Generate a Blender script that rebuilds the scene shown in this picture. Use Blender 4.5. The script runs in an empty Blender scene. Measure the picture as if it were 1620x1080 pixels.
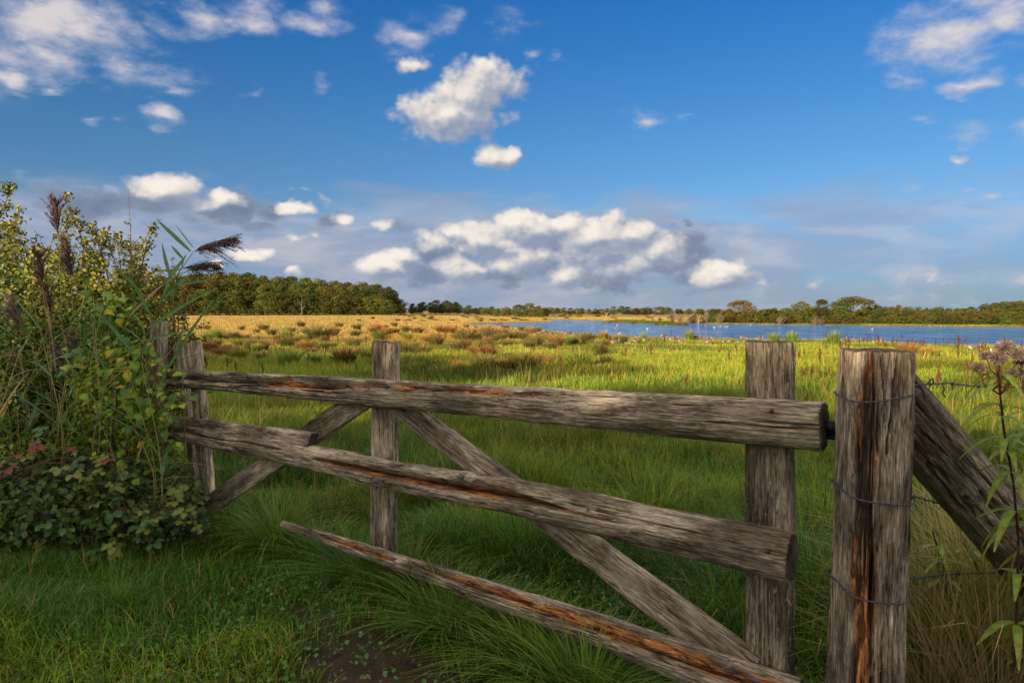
import bpy, math, random
import numpy as np
from mathutils import Matrix, Vector
R = math.radians
rng = np.random.default_rng(11)
random.seed(5)
sc = bpy.context.scene
COL = sc.collection

# ------------------------------------------------------------- camera
EYE = 1.4
PITCH = 2.6
cam_d = bpy.data.cameras.new('camera')
cam_d.lens = 24; cam_d.sensor_width = 36
cam_d.clip_start = 0.05; cam_d.clip_end = 9000
cam = bpy.data.objects.new('camera', cam_d); COL.objects.link(cam)
cam.location = (0, 0, EYE)
cam.rotation_euler = (R(90 - PITCH), 0, 0)
sc.camera = cam

def ray(px, py):
    """direction through a pixel of the 1620x1080 photograph"""
    u = (px - 810) / 1080.0; v = (540 - py) / 1080.0
    c, s = math.cos(R(PITCH)), math.sin(R(PITCH))
    return np.array([u, c + v * s, -s + v * c])

# ------------------------------------------------------------- view, sun, sky
sc.view_settings.view_transform = 'Standard'
sc.view_settings.look = 'None'
sc.view_settings.gamma = 1
sc.view_settings.use_curve_mapping = False
sc.view_settings.exposure = 1.62
SUN_EL = 10.0
SUN_AZ = 217.0          # clockwise from +Y: behind the camera, to its left
sd = bpy.data.lights.new('sun', 'SUN'); sd.energy = 4.1; sd.angle = R(0.5); sd.color = (1.0, 0.80, 0.55)
sun = bpy.data.objects.new('sun', sd); COL.objects.link(sun)
sdir = Vector((math.sin(R(SUN_AZ)) * math.cos(R(SUN_EL)), math.cos(R(SUN_AZ)) * math.cos(R(SUN_EL)), math.sin(R(SUN_EL))))
sun.rotation_euler = sdir.to_track_quat('Z', 'Y').to_euler()
sun.location = (-20, -30, 30)

world = bpy.data.worlds.new('World'); sc.world = world; world.use_nodes = True
wt = world.node_tree; wt.nodes.clear()

class NB:
    def __init__(s, t): s.t = t
    def n(s, typ, **kw):
        nd = s.t.nodes.new(typ)
        for k, v in kw.items():
            if k.startswith('i_'):
                nd.inputs[int(k[2:])].default_value = v
            else: setattr(nd, k, v)
        return nd
    def l(s, a, b): s.t.links.new(a, b)
    def m(s, op, a, b=None, c=None, clamp=False):
        nd = s.t.nodes.new('ShaderNodeMath'); nd.operation = op; nd.use_clamp = clamp
        for i, x in enumerate((a, b, c)):
            if x is None: continue
            if isinstance(x, (int, float)): nd.inputs[i].default_value = x
            else: s.t.links.new(x, nd.inputs[i])
        return nd.outputs[0]
    def vm(s, op, a, b=None, out=0, scale=None):
        nd = s.t.nodes.new('ShaderNodeVectorMath'); nd.operation = op
        for i, x in enumerate((a, b)):
            if x is None: continue
            if isinstance(x, (tuple, list)): nd.inputs[i].default_value = x
            else: s.t.links.new(x, nd.inputs[i])
        if scale is not None:
            if isinstance(scale, (int, float)): nd.inputs['Scale'].default_value = scale
            else: s.t.links.new(scale, nd.inputs['Scale'])
        return nd.outputs[out]
    def mr(s, x, a, b, c=0.0, d=1.0, smooth=False):
        nd = s.t.nodes.new('ShaderNodeMapRange'); nd.clamp = True
        if smooth: nd.interpolation_type = 'SMOOTHSTEP'
        s.t.links.new(x, nd.inputs[0])
        for i, q in enumerate((a, b, c, d)): nd.inputs[i + 1].default_value = q
        return nd.outputs[0]
    def mix(s, f, a, b, mode='MIX'):
        nd = s.t.nodes.new('ShaderNodeMix'); nd.data_type = 'RGBA'; nd.blend_type = mode
        for sock, x in ((nd.inputs[0], f), (nd.inputs[6], a), (nd.inputs[7], b)):
            if isinstance(x, (int, float)): sock.default_value = x
            elif isinstance(x, (tuple, list)): sock.default_value = (x[0], x[1], x[2], 1)
            else: s.t.links.new(x, sock)
        return nd.outputs[2]
    def noise(s, vec, scale, detail=4, rough=.5, out=0, dist=0.0, typ='FBM'):
        nd = s.t.nodes.new('ShaderNodeTexNoise')
        nd.inputs['Scale'].default_value = scale; nd.inputs['Detail'].default_value = detail
        nd.inputs['Roughness'].default_value = rough; nd.inputs['Distortion'].default_value = dist
        if vec is not None: s.t.links.new(vec, nd.inputs['Vector'])
        return nd.outputs[out]
    def ramp(s, f, stops):
        nd = s.t.nodes.new('ShaderNodeValToRGB'); e = nd.color_ramp.elements
        while len(e) < len(stops): e.new(0.5)
        for el, (p, c) in zip(e, stops):
            el.position = p; el.color = (c[0], c[1], c[2], 1)
        s.t.links.new(f, nd.inputs[0]); return nd.outputs[0]

def azel(px, py):
    d = ray(px, py); d = d / np.linalg.norm(d)
    return math.atan2(d[0], d[1]), math.asin(d[2])

# cloud lists: centre px, centre py, radius x, radius y (photo pixels), weight
CUM = [(260,298,46,22,1),(232,304,26,14,.8),(350,314,28,17,.95),(320,322,30,12,.7),(463,328,24,17,1),(543,345,18,13,.66),(604,353,16,15,.62),(467,377,18,10,.55),(396,404,32,11,.9),(415,398,12,12,.8),
       (343,418,18,9,.5),(465,432,20,9,.55),(500,372,10,8,.4),(690,380,32,22,.85),(720,362,26,18,.9),(758,376,56,30,1.15),(815,352,34,22,1.1),(838,364,46,30,1.15),(800,388,60,20,.95),
       (885,352,26,16,.9),(935,372,64,38,1.25),(950,395,50,26,1.1),(905,356,36,22,1.0),(1000,372,50,24,1.0),(1030,392,56,30,.95),(1060,405,40,22,.8),(1010,410,50,24,.9),
       (830,405,66,24,1.05),(795,418,50,22,.95),(855,400,40,22,1.0),(738,428,46,22,.95),(722,412,30,22,.8),(890,434,56,18,.95),(960,425,70,20,.85),
       (612,420,52,24,1.05),(636,404,26,20,.95),(600,410,26,18,.9),(1137,434,52,20,1.1),(1130,422,30,16,1.0),(1155,424,22,14,.9),(1200,447,26,8,.5),(1255,448,40,8,.5),
       (785,250,36,20,1.05),(800,246,24,12,.8),(715,180,96,36,1.0),(740,150,60,36,.9),(690,190,60,26,.9),(715,104,80,18,.85),(770,130,36,50,.8),(1510,440,60,16,.5),(1560,452,70,16,.5)]
SOFT = [(95,40,120,42,1.0),(150,110,120,32,.9),(60,95,80,26,.8),(8,130,30,12,1),(200,25,90,22,.6),(330,25,70,34,.6),(392,36,44,30,.8),(500,45,46,30,.7),(470,12,70,18,.7),
        (338,146,70,12,.9),(258,185,32,13,1),(165,188,26,6,.6),(60,155,40,8,.7),(1020,182,46,16,.6),(1090,176,20,8,.4),(845,92,16,12,.5),(880,100,10,14,.4),(640,65,60,18,.6),(750,40,90,24,.6),
        (1500,52,120,34,.9),(1590,20,90,30,.8),(1540,125,120,16,.9),(1600,75,60,16,.6),(1590,214,80,18,.9),(1510,254,14,8,.7),(1455,195,26,12,.5),(1550,300,120,8,.5),(510,136,26,8,.4),
        (1540,440,130,24,.8),(1600,470,80,16,.6),(1480,470,70,10,.5),(1260,452,60,12,.6),(1350,430,60,8,.35),(100,285,80,8,.4),(500,312,80,5,.5),(-80,80,120,60,.8)]
GREY = [(180,315,90,24,1.5),(270,322,130,22,1.7),(380,330,70,18,1.6),(1050,404,80,36,1.7),(700,400,70,26,1.2),(880,400,100,36,1.5),(960,436,180,28,1.1),(800,436,160,22,1.1),(470,350,180,16,.8),(1080,352,50,5,.6)]
_unused = [(180,315,90,24,1.3),(270,322,130,24,1.5),(380,330,70,20,1.4),(540,375,330,62,.72),(280,395,330,60,.6),(760,420,420,66,.72),(1040,402,75,36,1.35),(1240,392,230,28,.8),(1000,455,420,46,.60),(700,400,60,22,1.0),(880,400,60,26,1.0),(820,450,160,20,.9),(1150,470,200,20,.6),
        (1080,352,50,5,.5),(1390,405,90,6,.4),(100,380,240,50,.5)]
w = NB(wt)
geo = w.n('ShaderNodeTexCoord').outputs['Generated']
sepd = w.n('ShaderNodeSeparateXYZ'); 
nrm = w.vm('NORMALIZE', geo)
w.l(nrm, sepd.inputs[0])
az = w.m('ARCTAN2', sepd.outputs[0], sepd.outputs[1])
el = w.m('ARCSINE', sepd.outputs[2])
cmb = w.n('ShaderNodeCombineXYZ'); w.l(az, cmb.inputs[0]); w.l(el, cmb.inputs[1])
P0 = cmb.outputs[0]

def field_group(name, blobs, warp, wscale, wdet, fb, fscale, fdet, stretch, flat):
    """union of noisy elliptical blobs; all blobs live in a space where y is stretched by 2"""
    g = bpy.data.node_groups.new(name, 'ShaderNodeTree')
    g.interface.new_socket('P', in_out='INPUT', socket_type='NodeSocketVector')
    g.interface.new_socket('D', in_out='OUTPUT', socket_type='NodeSocketFloat')
    b = NB(g); gi = g.nodes.new('NodeGroupInput'); go = g.nodes.new('NodeGroupOutput')
    P = gi.outputs[0]
    Ps = b.vm('MULTIPLY', P, (1.0, stretch, 1.0))
    wn = b.noise(Ps, wscale, wdet, .55, out=1)
    wv = b.vm('SCALE', b.vm('SUBTRACT', wn, (.5, .5, .5)), scale=warp)
    YS = 2.0
    Pw = b.vm('MULTIPLY', b.vm('ADD', P, wv), (1, YS, 0))
    acc = None
    for (x, y, rx, ry, a) in blobs:
        # an elongated blob is two or more rounder ones side by side
        n = max(1, int(round(rx / (ry * YS) * .8)))
        r = (ry * YS * 1.35 if n > 1 else (rx * 1.2 + ry * YS * 1.2) / 2) / 1080.0 * (1.22 if flat else 1)
        for kx in range(n):
            ox = 0 if n == 1 else (kx / (n - 1) * 2 - 1) * max(rx - ry * YS * .6, 0)
            cx, cy = azel(x + ox, y)
            ln = b.vm('DISTANCE', Pw, (cx, cy * YS, 0), out=1)
            aa_ = a * (1 if n == 1 else 1 - .35 * abs(kx / (n - 1) * 2 - 1))
            d = b.m('MULTIPLY_ADD', ln, -aa_ / r, aa_)
            acc = b.m('MAXIMUM', d, 0.0) if acc is None else (b.m('SMOOTH_MAX', acc, d, .15) if flat else b.m('MAXIMUM', acc, d))
    f = b.noise(Ps, fscale, fdet, .6)
    if flat:
        vo = b.n('ShaderNodeTexVoronoi'); vo.inputs['Scale'].default_value = fscale * 1.15; vo.inputs['Detail'].default_value = 2.0; vo.inputs['Roughness'].default_value = .55
        b.l(b.vm('ADD', Ps, b.vm('SCALE', wv, scale=.6)), vo.inputs['Vector'])
        f = b.m('ADD', b.m('MULTIPLY', f, .62), b.m('MULTIPLY', b.m('SUBTRACT', .82, vo.outputs['Distance']), .42))
    f = b.m('MULTIPLY', b.m('SUBTRACT', f, .44 if flat else .5), fb)
    if flat: acc = b.m('MULTIPLY', acc, 1.6)
    has = b.m('MULTIPLY', b.m('SUBTRACT', acc, .03), 6.0, clamp=True)
    b.l(b.m('ADD', acc, b.m('MULTIPLY', f, has)), go.inputs[0])
    return g
def fld(g, P):
    nd = wt.nodes.new('ShaderNodeGroup'); nd.node_tree = g; wt.links.new(P, nd.inputs[0]); return nd.outputs[0]
gC = field_group('cumulus_field', CUM, .026, 22, 3, 1.15, 24, 6, 1.2, True)
gS = field_group('wisp_field', SOFT, .075, 10, 3, 1.7, 16, 7, 1.9, False)
gG = field_group('veil_field', GREY, .06, 14, 3, 1.3, 22, 5, 1.8, False)

sky = w.n('ShaderNodeTexSky', sky_type='NISHITA', sun_disc=False)
sky.sun_elevation = R(SUN_EL); sky.sun_rotation = R(SUN_AZ)
sky.air_density = 1.0; sky.dust_density = 0.3; sky.ozone_density = 2.2
skyc = w.mix(1.0, sky.outputs[0], w.ramp(w.mr(el, 0, .6), [(.0, (.24, .52, 1.0)), (.10, (.27, .50, .98)), (.24, (.42, .60, .87)), (.40, (.32, .61, .90)), (.60, (.19, .56, .97)), (.85, (.075, .49, 1.03))]), 'MULTIPLY')
dC = fld(gC, P0)
dCs = fld(gC, w.vm('ADD', P0, (-.012, .016, 0)))
aC = w.mr(dC, .10, .66, smooth=True)
litC = w.m('MULTIPLY', w.m('SUBTRACT', dC, dCs), .80)
litC = w.m('ADD', litC, .33, clamp=True)
dS = fld(gS, P0)
aS = w.mr(dS, .02, .85, smooth=True)
litS = w.mr(dS, .1, .9)
dG = fld(gG, P0)
aG = w.m('MULTIPLY', w.mr(dG, .05, .6, smooth=True), .9)
# long bank of thin cloud lying along the horizon
bn = w.noise(w.vm('ADD', w.vm('MULTIPLY', P0, (5.0, 17.0, 1.0)), (3.1, .7, 0)), 1.0, 7, .58, dist=.5)
bn2 = w.noise(w.vm('ADD', w.vm('MULTIPLY', P0, (7.0, 24.0, 1.0)), (9.3, 4.7, 0)), 1.0, 6, .6, dist=.4)
band = w.mr(w.m('ADD', el, w.m('MULTIPLY', w.m('SUBTRACT', bn, .5), .16)), .115, .170, 1, 0, True)
band = w.m('MULTIPLY', band, w.m('MULTIPLY', w.mr(az, .25, .60, 1, .55), w.mr(bn2, .30, .52, .35, 1, True)))
band = w.m('MULTIPLY', band, .88)
bandc = w.vm('SCALE', w.ramp(w.m('ADD', w.m('MULTIPLY', bn, .55), w.m('MULTIPLY', bn2, .45)), [(.38, (.36, .45, .64)), (.50, (.48, .55, .71)), (.58, (.68, .68, .77)), (.70, (.92, .86, .84))]), scale=5.0)
# low veil along the horizon
aG = w.m('MAXIMUM', aG, w.m('MULTIPLY', w.mr(el, .015, .14, 1, 0, True), .35))
# bright broken cloud added to the unseen sky to lift the shaded foreground
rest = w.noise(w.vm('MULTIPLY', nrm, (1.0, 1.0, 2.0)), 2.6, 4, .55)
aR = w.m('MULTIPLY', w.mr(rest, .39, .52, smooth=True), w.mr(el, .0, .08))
CS = 6.2
colC = w.vm('SCALE', w.ramp(litC, [(0, (.29, .35, .48)), (.30, (.42, .46, .55)), (.50, (.62, .61, .63)), (.72, (.82, .765, .72)), (1.0, (.98, .90, .82))]), scale=CS)
colS = w.vm('SCALE', w.ramp(litS, [(0, (.42, .50, .66)), (.5, (.56, .57, .66)), (1, (.84, .76, .73))]), scale=CS)
c = w.mix(band, skyc, bandc)
c = w.mix(aG, c, w.vm('SCALE', w.ramp(dG, [(.2, (.46, .56, .76)), (.55, (.36, .44, .62)), (1.0, (.28, .36, .53))]), scale=3.9))
c = w.mix(w.m('MULTIPLY', aS, .85), c, colS)
c = w.mix(aC, c, colC)
bg = w.n('ShaderNodeBackground'); w.l(c, bg.inputs[0]); bg.inputs[1].default_value = 0.05
c2 = w.mix(w.m('MULTIPLY', aR, .85), skyc, (11.0, 10.2, 9.1))  # unseen cloud set brighter than the visible clouds, as fill light
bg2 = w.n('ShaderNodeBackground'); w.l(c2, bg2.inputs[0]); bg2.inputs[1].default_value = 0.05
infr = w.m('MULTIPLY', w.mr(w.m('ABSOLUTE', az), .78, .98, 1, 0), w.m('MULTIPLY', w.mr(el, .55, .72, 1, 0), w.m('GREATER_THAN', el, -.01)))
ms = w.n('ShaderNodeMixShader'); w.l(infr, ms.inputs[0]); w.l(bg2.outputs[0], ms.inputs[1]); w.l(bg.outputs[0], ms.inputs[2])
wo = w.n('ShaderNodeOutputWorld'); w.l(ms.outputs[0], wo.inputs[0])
world.cycles.sampling_method = 'NONE'
sc.cycles.max_bounces = 5; sc.cycles.transparent_max_bounces = 4
sc.cycles.diffuse_bounces = 3; sc.cycles.glossy_bounces = 2; sc.cycles.transmission_bounces = 3
sc.cycles.sample_clamp_indirect = 6
sc.cycles.use_adaptive_sampling = False
sc.cycles.use_denoising = True; sc.cycles.denoiser = 'OPENIMAGEDENOISE'; sc.cycles.denoising_input_passes = 'RGB_ALBEDO_NORMAL'; sc.cycles.denoising_prefilter = 'ACCURATE'

# ------------------------------------------------------------- noise, meshes, tags
def _h(ix, iy, iz, seed):
    h = (ix.astype(np.int64) * 374761393 + iy.astype(np.int64) * 668265263 + iz.astype(np.int64) * 2147483647 + seed * 1274126177) & 0xffffffff
    h = ((h ^ (h >> 13)) * 1103515245) & 0xffffffff
    h = ((h ^ (h >> 16)) * 668265263) & 0xffffffff
    return ((h ^ (h >> 15)) & 0xffffff) / float(0xffffff)
def vn(x, y, z=0.0, seed=0):
    x, y, z = np.broadcast_arrays(np.asarray(x, float), np.asarray(y, float), np.asarray(z, float))
    ix, iy, iz = np.floor(x), np.floor(y), np.floor(z)
    fx, fy, fz = x - ix, y - iy, z - iz
    fx, fy, fz = [f * f * (3 - 2 * f) for f in (fx, fy, fz)]
    r = 0
    for a in (0, 1):
        for b in (0, 1):
            for c_ in (0, 1):
                r = r + (fx if a else 1 - fx) * (fy if b else 1 - fy) * (fz if c_ else 1 - fz) * _h(ix + a, iy + b, iz + c_, seed)
    return r
def fbm(x, y, z=0.0, o=4, seed=0, g=.5):
    s = 0; a = 1; t = 0; k = 1
    for i in range(o):
        s = s + a * vn(np.asarray(x) * k, np.asarray(y) * k, np.asarray(z) * k, seed + i * 17); t += a; a *= g; k *= 2.03
    return s / t
def sst(a, b, x):
    t = np.clip((np.asarray(x, float) - a) / (b - a), 0, 1); return t * t * (3 - 2 * t)

def mesh_np(name, V, F, mat=None, cols=None, smooth=False, cname='tint'):
    """V (n,3); F list of (m,k) index arrays; cols (n,3) per vertex"""
    if not isinstance(F, (list, tuple)): F = [F]
    F = [np.asarray(f, np.int32) for f in F if len(f)]
    me = bpy.data.meshes.new(name)
    V = np.asarray(V, np.float32)
    me.vertices.add(len(V)); me.vertices.foreach_set('co', V.ravel())
    nl = sum(f.size for f in F); nf = sum(len(f) for f in F)
    me.loops.add(nl); me.polygons.add(nf)
    me.loops.foreach_set('vertex_index', np.concatenate([f.ravel() for f in F]))
    tot = np.concatenate([np.full(len(f), f.shape[1], np.int32) for f in F])
    st = np.concatenate([[0], np.cumsum(tot)[:-1]]).astype(np.int32)
    me.polygons.foreach_set('loop_start', st)
    if smooth: me.polygons.foreach_set('use_smooth', np.ones(nf, bool))
    me.update(calc_edges=True)
    if cols is not None:
        at = me.color_attributes.new(cname, 'FLOAT_COLOR', 'POINT')
        c4 = np.ones((len(V), 4), np.float32); c4[:, :3] = cols
        at.data.foreach_set('color', c4.ravel())
    if mat: me.materials.append(mat)
    return me
class Acc:
    """gathers vertices, faces and colours for one mesh"""
    def __init__(s): s.V = []; s.F = {}; s.C = []; s.n = 0
    def add(s, V, F, col):
        V = np.asarray(V, float).reshape(-1, 3)
        for f in (F if isinstance(F, (list, tuple)) else [F]):
            f = np.asarray(f, np.int64)
            if len(f): s.F.setdefault(f.shape[1], []).append(f + s.n)
        col = np.asarray(col, float)
        if col.ndim == 1: col = np.tile(col, (len(V), 1))
        s.V.append(V); s.C.append(col); s.n += len(V)
    def mesh(s, name, mat, smooth=False):
        return mesh_np(name, np.concatenate(s.V), [np.concatenate(f) for f in s.F.values()], mat, np.concatenate(s.C), smooth)

def ob(name, data, parent=None, M=None):
    o = bpy.data.objects.new(name, data); COL.objects.link(o)
    if parent: o.parent = parent
    if M is not None: o.matrix_local = M if isinstance(M, Matrix) else Matrix(M)
    return o
def tag(o, label=None, cat=None, group=None, kind=None):
    if label: o['label'] = label
    if cat: o['category'] = cat
    if group: o['group'] = group
    if kind: o['kind'] = kind
    return o
def empty(name, loc=(0, 0, 0), rz=0.0):
    o = bpy.data.objects.new(name, None); COL.objects.link(o); o.empty_display_size = .2
    o.location = loc; o.rotation_euler = (0, 0, rz); return o
def frame(p, xdir, ydir=None, s=1.0):
    x = np.array(xdir, float); x /= np.linalg.norm(x)
    y = np.array(ydir if ydir is not None else (0, 0, 1), float)
    y = y - x * np.dot(x, y)
    if np.linalg.norm(y) < 1e-6: y = np.array([1, 0, 0]) - x * x[0]
    y /= np.linalg.norm(y); z = np.cross(x, y)
    M = Matrix.Identity(4)
    for i in range(3):
        M[i][0] = x[i] * s; M[i][1] = y[i] * s; M[i][2] = z[i] * s; M[i][3] = p[i]
    return M
def tube(A, pts, rad, col, k=6, cap=True):
    pts = np.asarray(pts, float); n = len(pts)
    rad = np.broadcast_to(np.asarray(rad, float), (n,))
    T = np.gradient(pts, axis=0); T /= np.linalg.norm(T, axis=1)[:, None] + 1e-9
    up = np.array([0, 0, 1.0]) if abs(T[0][2]) < .9 else np.array([1.0, 0, 0])
    N = np.cross(T, up); N /= np.linalg.norm(N, axis=1)[:, None] + 1e-9
    B = np.cross(T, N)
    a = np.arange(k) * 2 * math.pi / k
    V = pts[:, None, :] + rad[:, None, None] * (np.cos(a)[None, :, None] * N[:, None, :] + np.sin(a)[None, :, None] * B[:, None, :])
    i = np.arange(n - 1)[:, None]; j = np.arange(k)[None, :]; j2 = (j + 1) % k
    q = np.stack([i * k + j, i * k + j2, (i + 1) * k + j2, (i + 1) * k + j], -1).reshape(-1, 4)
    V = V.reshape(-1, 3)
    F = [q]
    col = np.asarray(col, float)
    if col.ndim == 2: col = np.repeat(col, k, axis=0)
    if cap:
        V = np.concatenate([V, pts[:1], pts[-1:]]); c0, c1 = n * k, n * k + 1
        jj = np.arange(k); F.append(np.stack([jj * 0 + c0, (jj + 1) % k, jj], -1)); F.append(np.stack([jj * 0 + c1, (n - 1) * k + jj, (n - 1) * k + (jj + 1) % k], -1))
        if col.ndim == 2: col = np.concatenate([col, col[:1], col[-1:]])
    A.add(V, F, col)

def blades(base, H, W, az_, lean, col, seg=3, curl=None, taper=.75, tipcol=None):
    """vectorised grass blades -> V, F(list), C ; base (n,3)"""
    n = len(base); H, W, az_, lean = [np.broadcast_to(np.asarray(q, float), (n,)) for q in (H, W, az_, lean)]
    d = np.stack([np.cos(az_), np.sin(az_), 0 * az_], -1)
    ta = az_ + math.pi / 2 + rng.uniform(-.6, .6, n)
    sd_ = np.stack([np.cos(ta), np.sin(ta), 0 * ta], -1)
    Vs = []
    for i in range(seg + 1):
        t = i / seg
        L = lean * t * t
        p = base + d * (H * L)[:, None] + np.array([0, 0, 1.0]) * (H * (t - .42 * lean * t * t * t).clip(-.2, 1))[:, None]
        ww = W * .5 * (1 - taper * t) if i < seg else None
        if i < seg:
            Vs += [p - sd_ * ww[:, None], p + sd_ * ww[:, None]]
        else: Vs.append(p)
    m = 2 * seg + 1
    V = np.stack(Vs, 1).reshape(-1, 3)
    f = []
    for i in range(seg - 1):
        a = 2 * i; f += [(a, a + 1, a + 3), (a, a + 3, a + 2)]
    f.append((2 * seg - 2, 2 * seg - 1, 2 * seg))
    f = np.array(f); F = (np.arange(n)[:, None, None] * m + f[None]).reshape(-1, 3)
    C = np.repeat(np.asarray(col, float)[:, None, :], m, 1)
    if tipcol is not None:
        for i in range(m):
            t = min(1, (i // 2) / seg)
            C[:, i] = C[:, i] * (1 - t * t) + tipcol * t * t
    return V, F, C.reshape(-1, 3)

# ------------------------------------------------------------- materials
def new_mat(name):
    m = bpy.data.materials.new(name); m.use_nodes = True; t = m.node_tree; t.nodes.clear()
    b = NB(t); out = b.n('ShaderNodeOutputMaterial')
    return m, b, out
def leaf_mat(name, trans=.3, rough=.55, spec=.3, rand=.0, nz=0.0, nscale=30.0, tc=(1.25, 1.2, .5)):
    m, b, out = new_mat(name)
    c = b.n('ShaderNodeAttribute', attribute_name='tint').outputs[0]
    if rand:
        oi = b.n('ShaderNodeObjectInfo').outputs['Random']
        h = b.n('ShaderNodeHueSaturation'); b.l(c, h.inputs['Color'])
        b.l(b.mr(oi, 0, 1, .5 - rand * .12, .5 + rand * .1), h.inputs['Hue'])
        o2 = b.m('FRACT', b.m('MULTIPLY', oi, 7.31))
        b.l(b.mr(o2, 0, 1, 1 - rand * .9, 1 + rand * .8), h.inputs['Value'])
        c = h.outputs[0]
    if nz:
        tcn = b.n('ShaderNodeTexCoord').outputs['Object']
        f = b.noise(tcn, nscale, 3, .6)
        c = b.mix(1.0, c, b.ramp(f, [(.3, (1 - nz,) * 3), (.7, (1 + nz * .6,) * 3)]), 'MULTIPLY')
    p = b.n('ShaderNodeBsdfPrincipled'); b.l(c, p.inputs['Base Color'])
    p.inputs['Roughness'].default_value = rough; p.inputs['Specular IOR Level'].default_value = spec
    tr = b.n('ShaderNodeBsdfTranslucent'); b.l(b.mix(1.0, c, tc, 'MULTIPLY'), tr.inputs[0])
    mx = b.n('ShaderNodeMixShader'); mx.inputs[0].default_value = trans
    b.l(p.outputs[0], mx.inputs[1]); b.l(tr.outputs[0], mx.inputs[2]); b.l(mx.outputs[0], out.inputs[0])
    return m
def flat_mat(name, rough=.8, spec=.2, bump=0.0, bscale=40.0, metal=0.0):
    m, b, out = new_mat(name)
    c = b.n('ShaderNodeAttribute', attribute_name='tint').outputs[0]
    p = b.n('ShaderNodeBsdfPrincipled')
    tcn = b.n('ShaderNodeTexCoord').outputs['Object']
    f = b.noise(tcn, bscale, 4, .6)
    b.l(b.mix(1.0, c, b.ramp(f, [(.3, (.7,) * 3), (.7, (1.25,) * 3)]), 'MULTIPLY'), p.inputs['Base Color'])
    p.inputs['Roughness'].default_value = rough; p.inputs['Specular IOR Level'].default_value = spec; p.inputs['Metallic'].default_value = metal
    if bump:
        bp = b.n('ShaderNodeBump'); bp.inputs['Distance'].default_value = bump; b.l(f, bp.inputs['Height']); b.l(bp.outputs[0], p.inputs['Normal'])
    b.l(p.outputs[0], out.inputs[0]); return m
M_grass = leaf_mat('grass_blades', .30, .6, .25)
M_leaf = leaf_mat('broad_leaf', .28, .5, .35, nz=.35, nscale=60)
M_crown = leaf_mat('tree_foliage', .18, .7, .12, rand=.45)
M_tuss = leaf_mat('tussock_blades', .25, .65, .2, rand=.30)
M_bark = flat_mat('bark', .9, .1, .02, 25)
M_soft = flat_mat('plume_fibre', .95, .05, .0, 60)
M_bird = flat_mat('feathers', .8, .15, 0, 30)
M_wire = flat_mat('weathered_wire', .5, .4, .0005, 300, .6)

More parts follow.
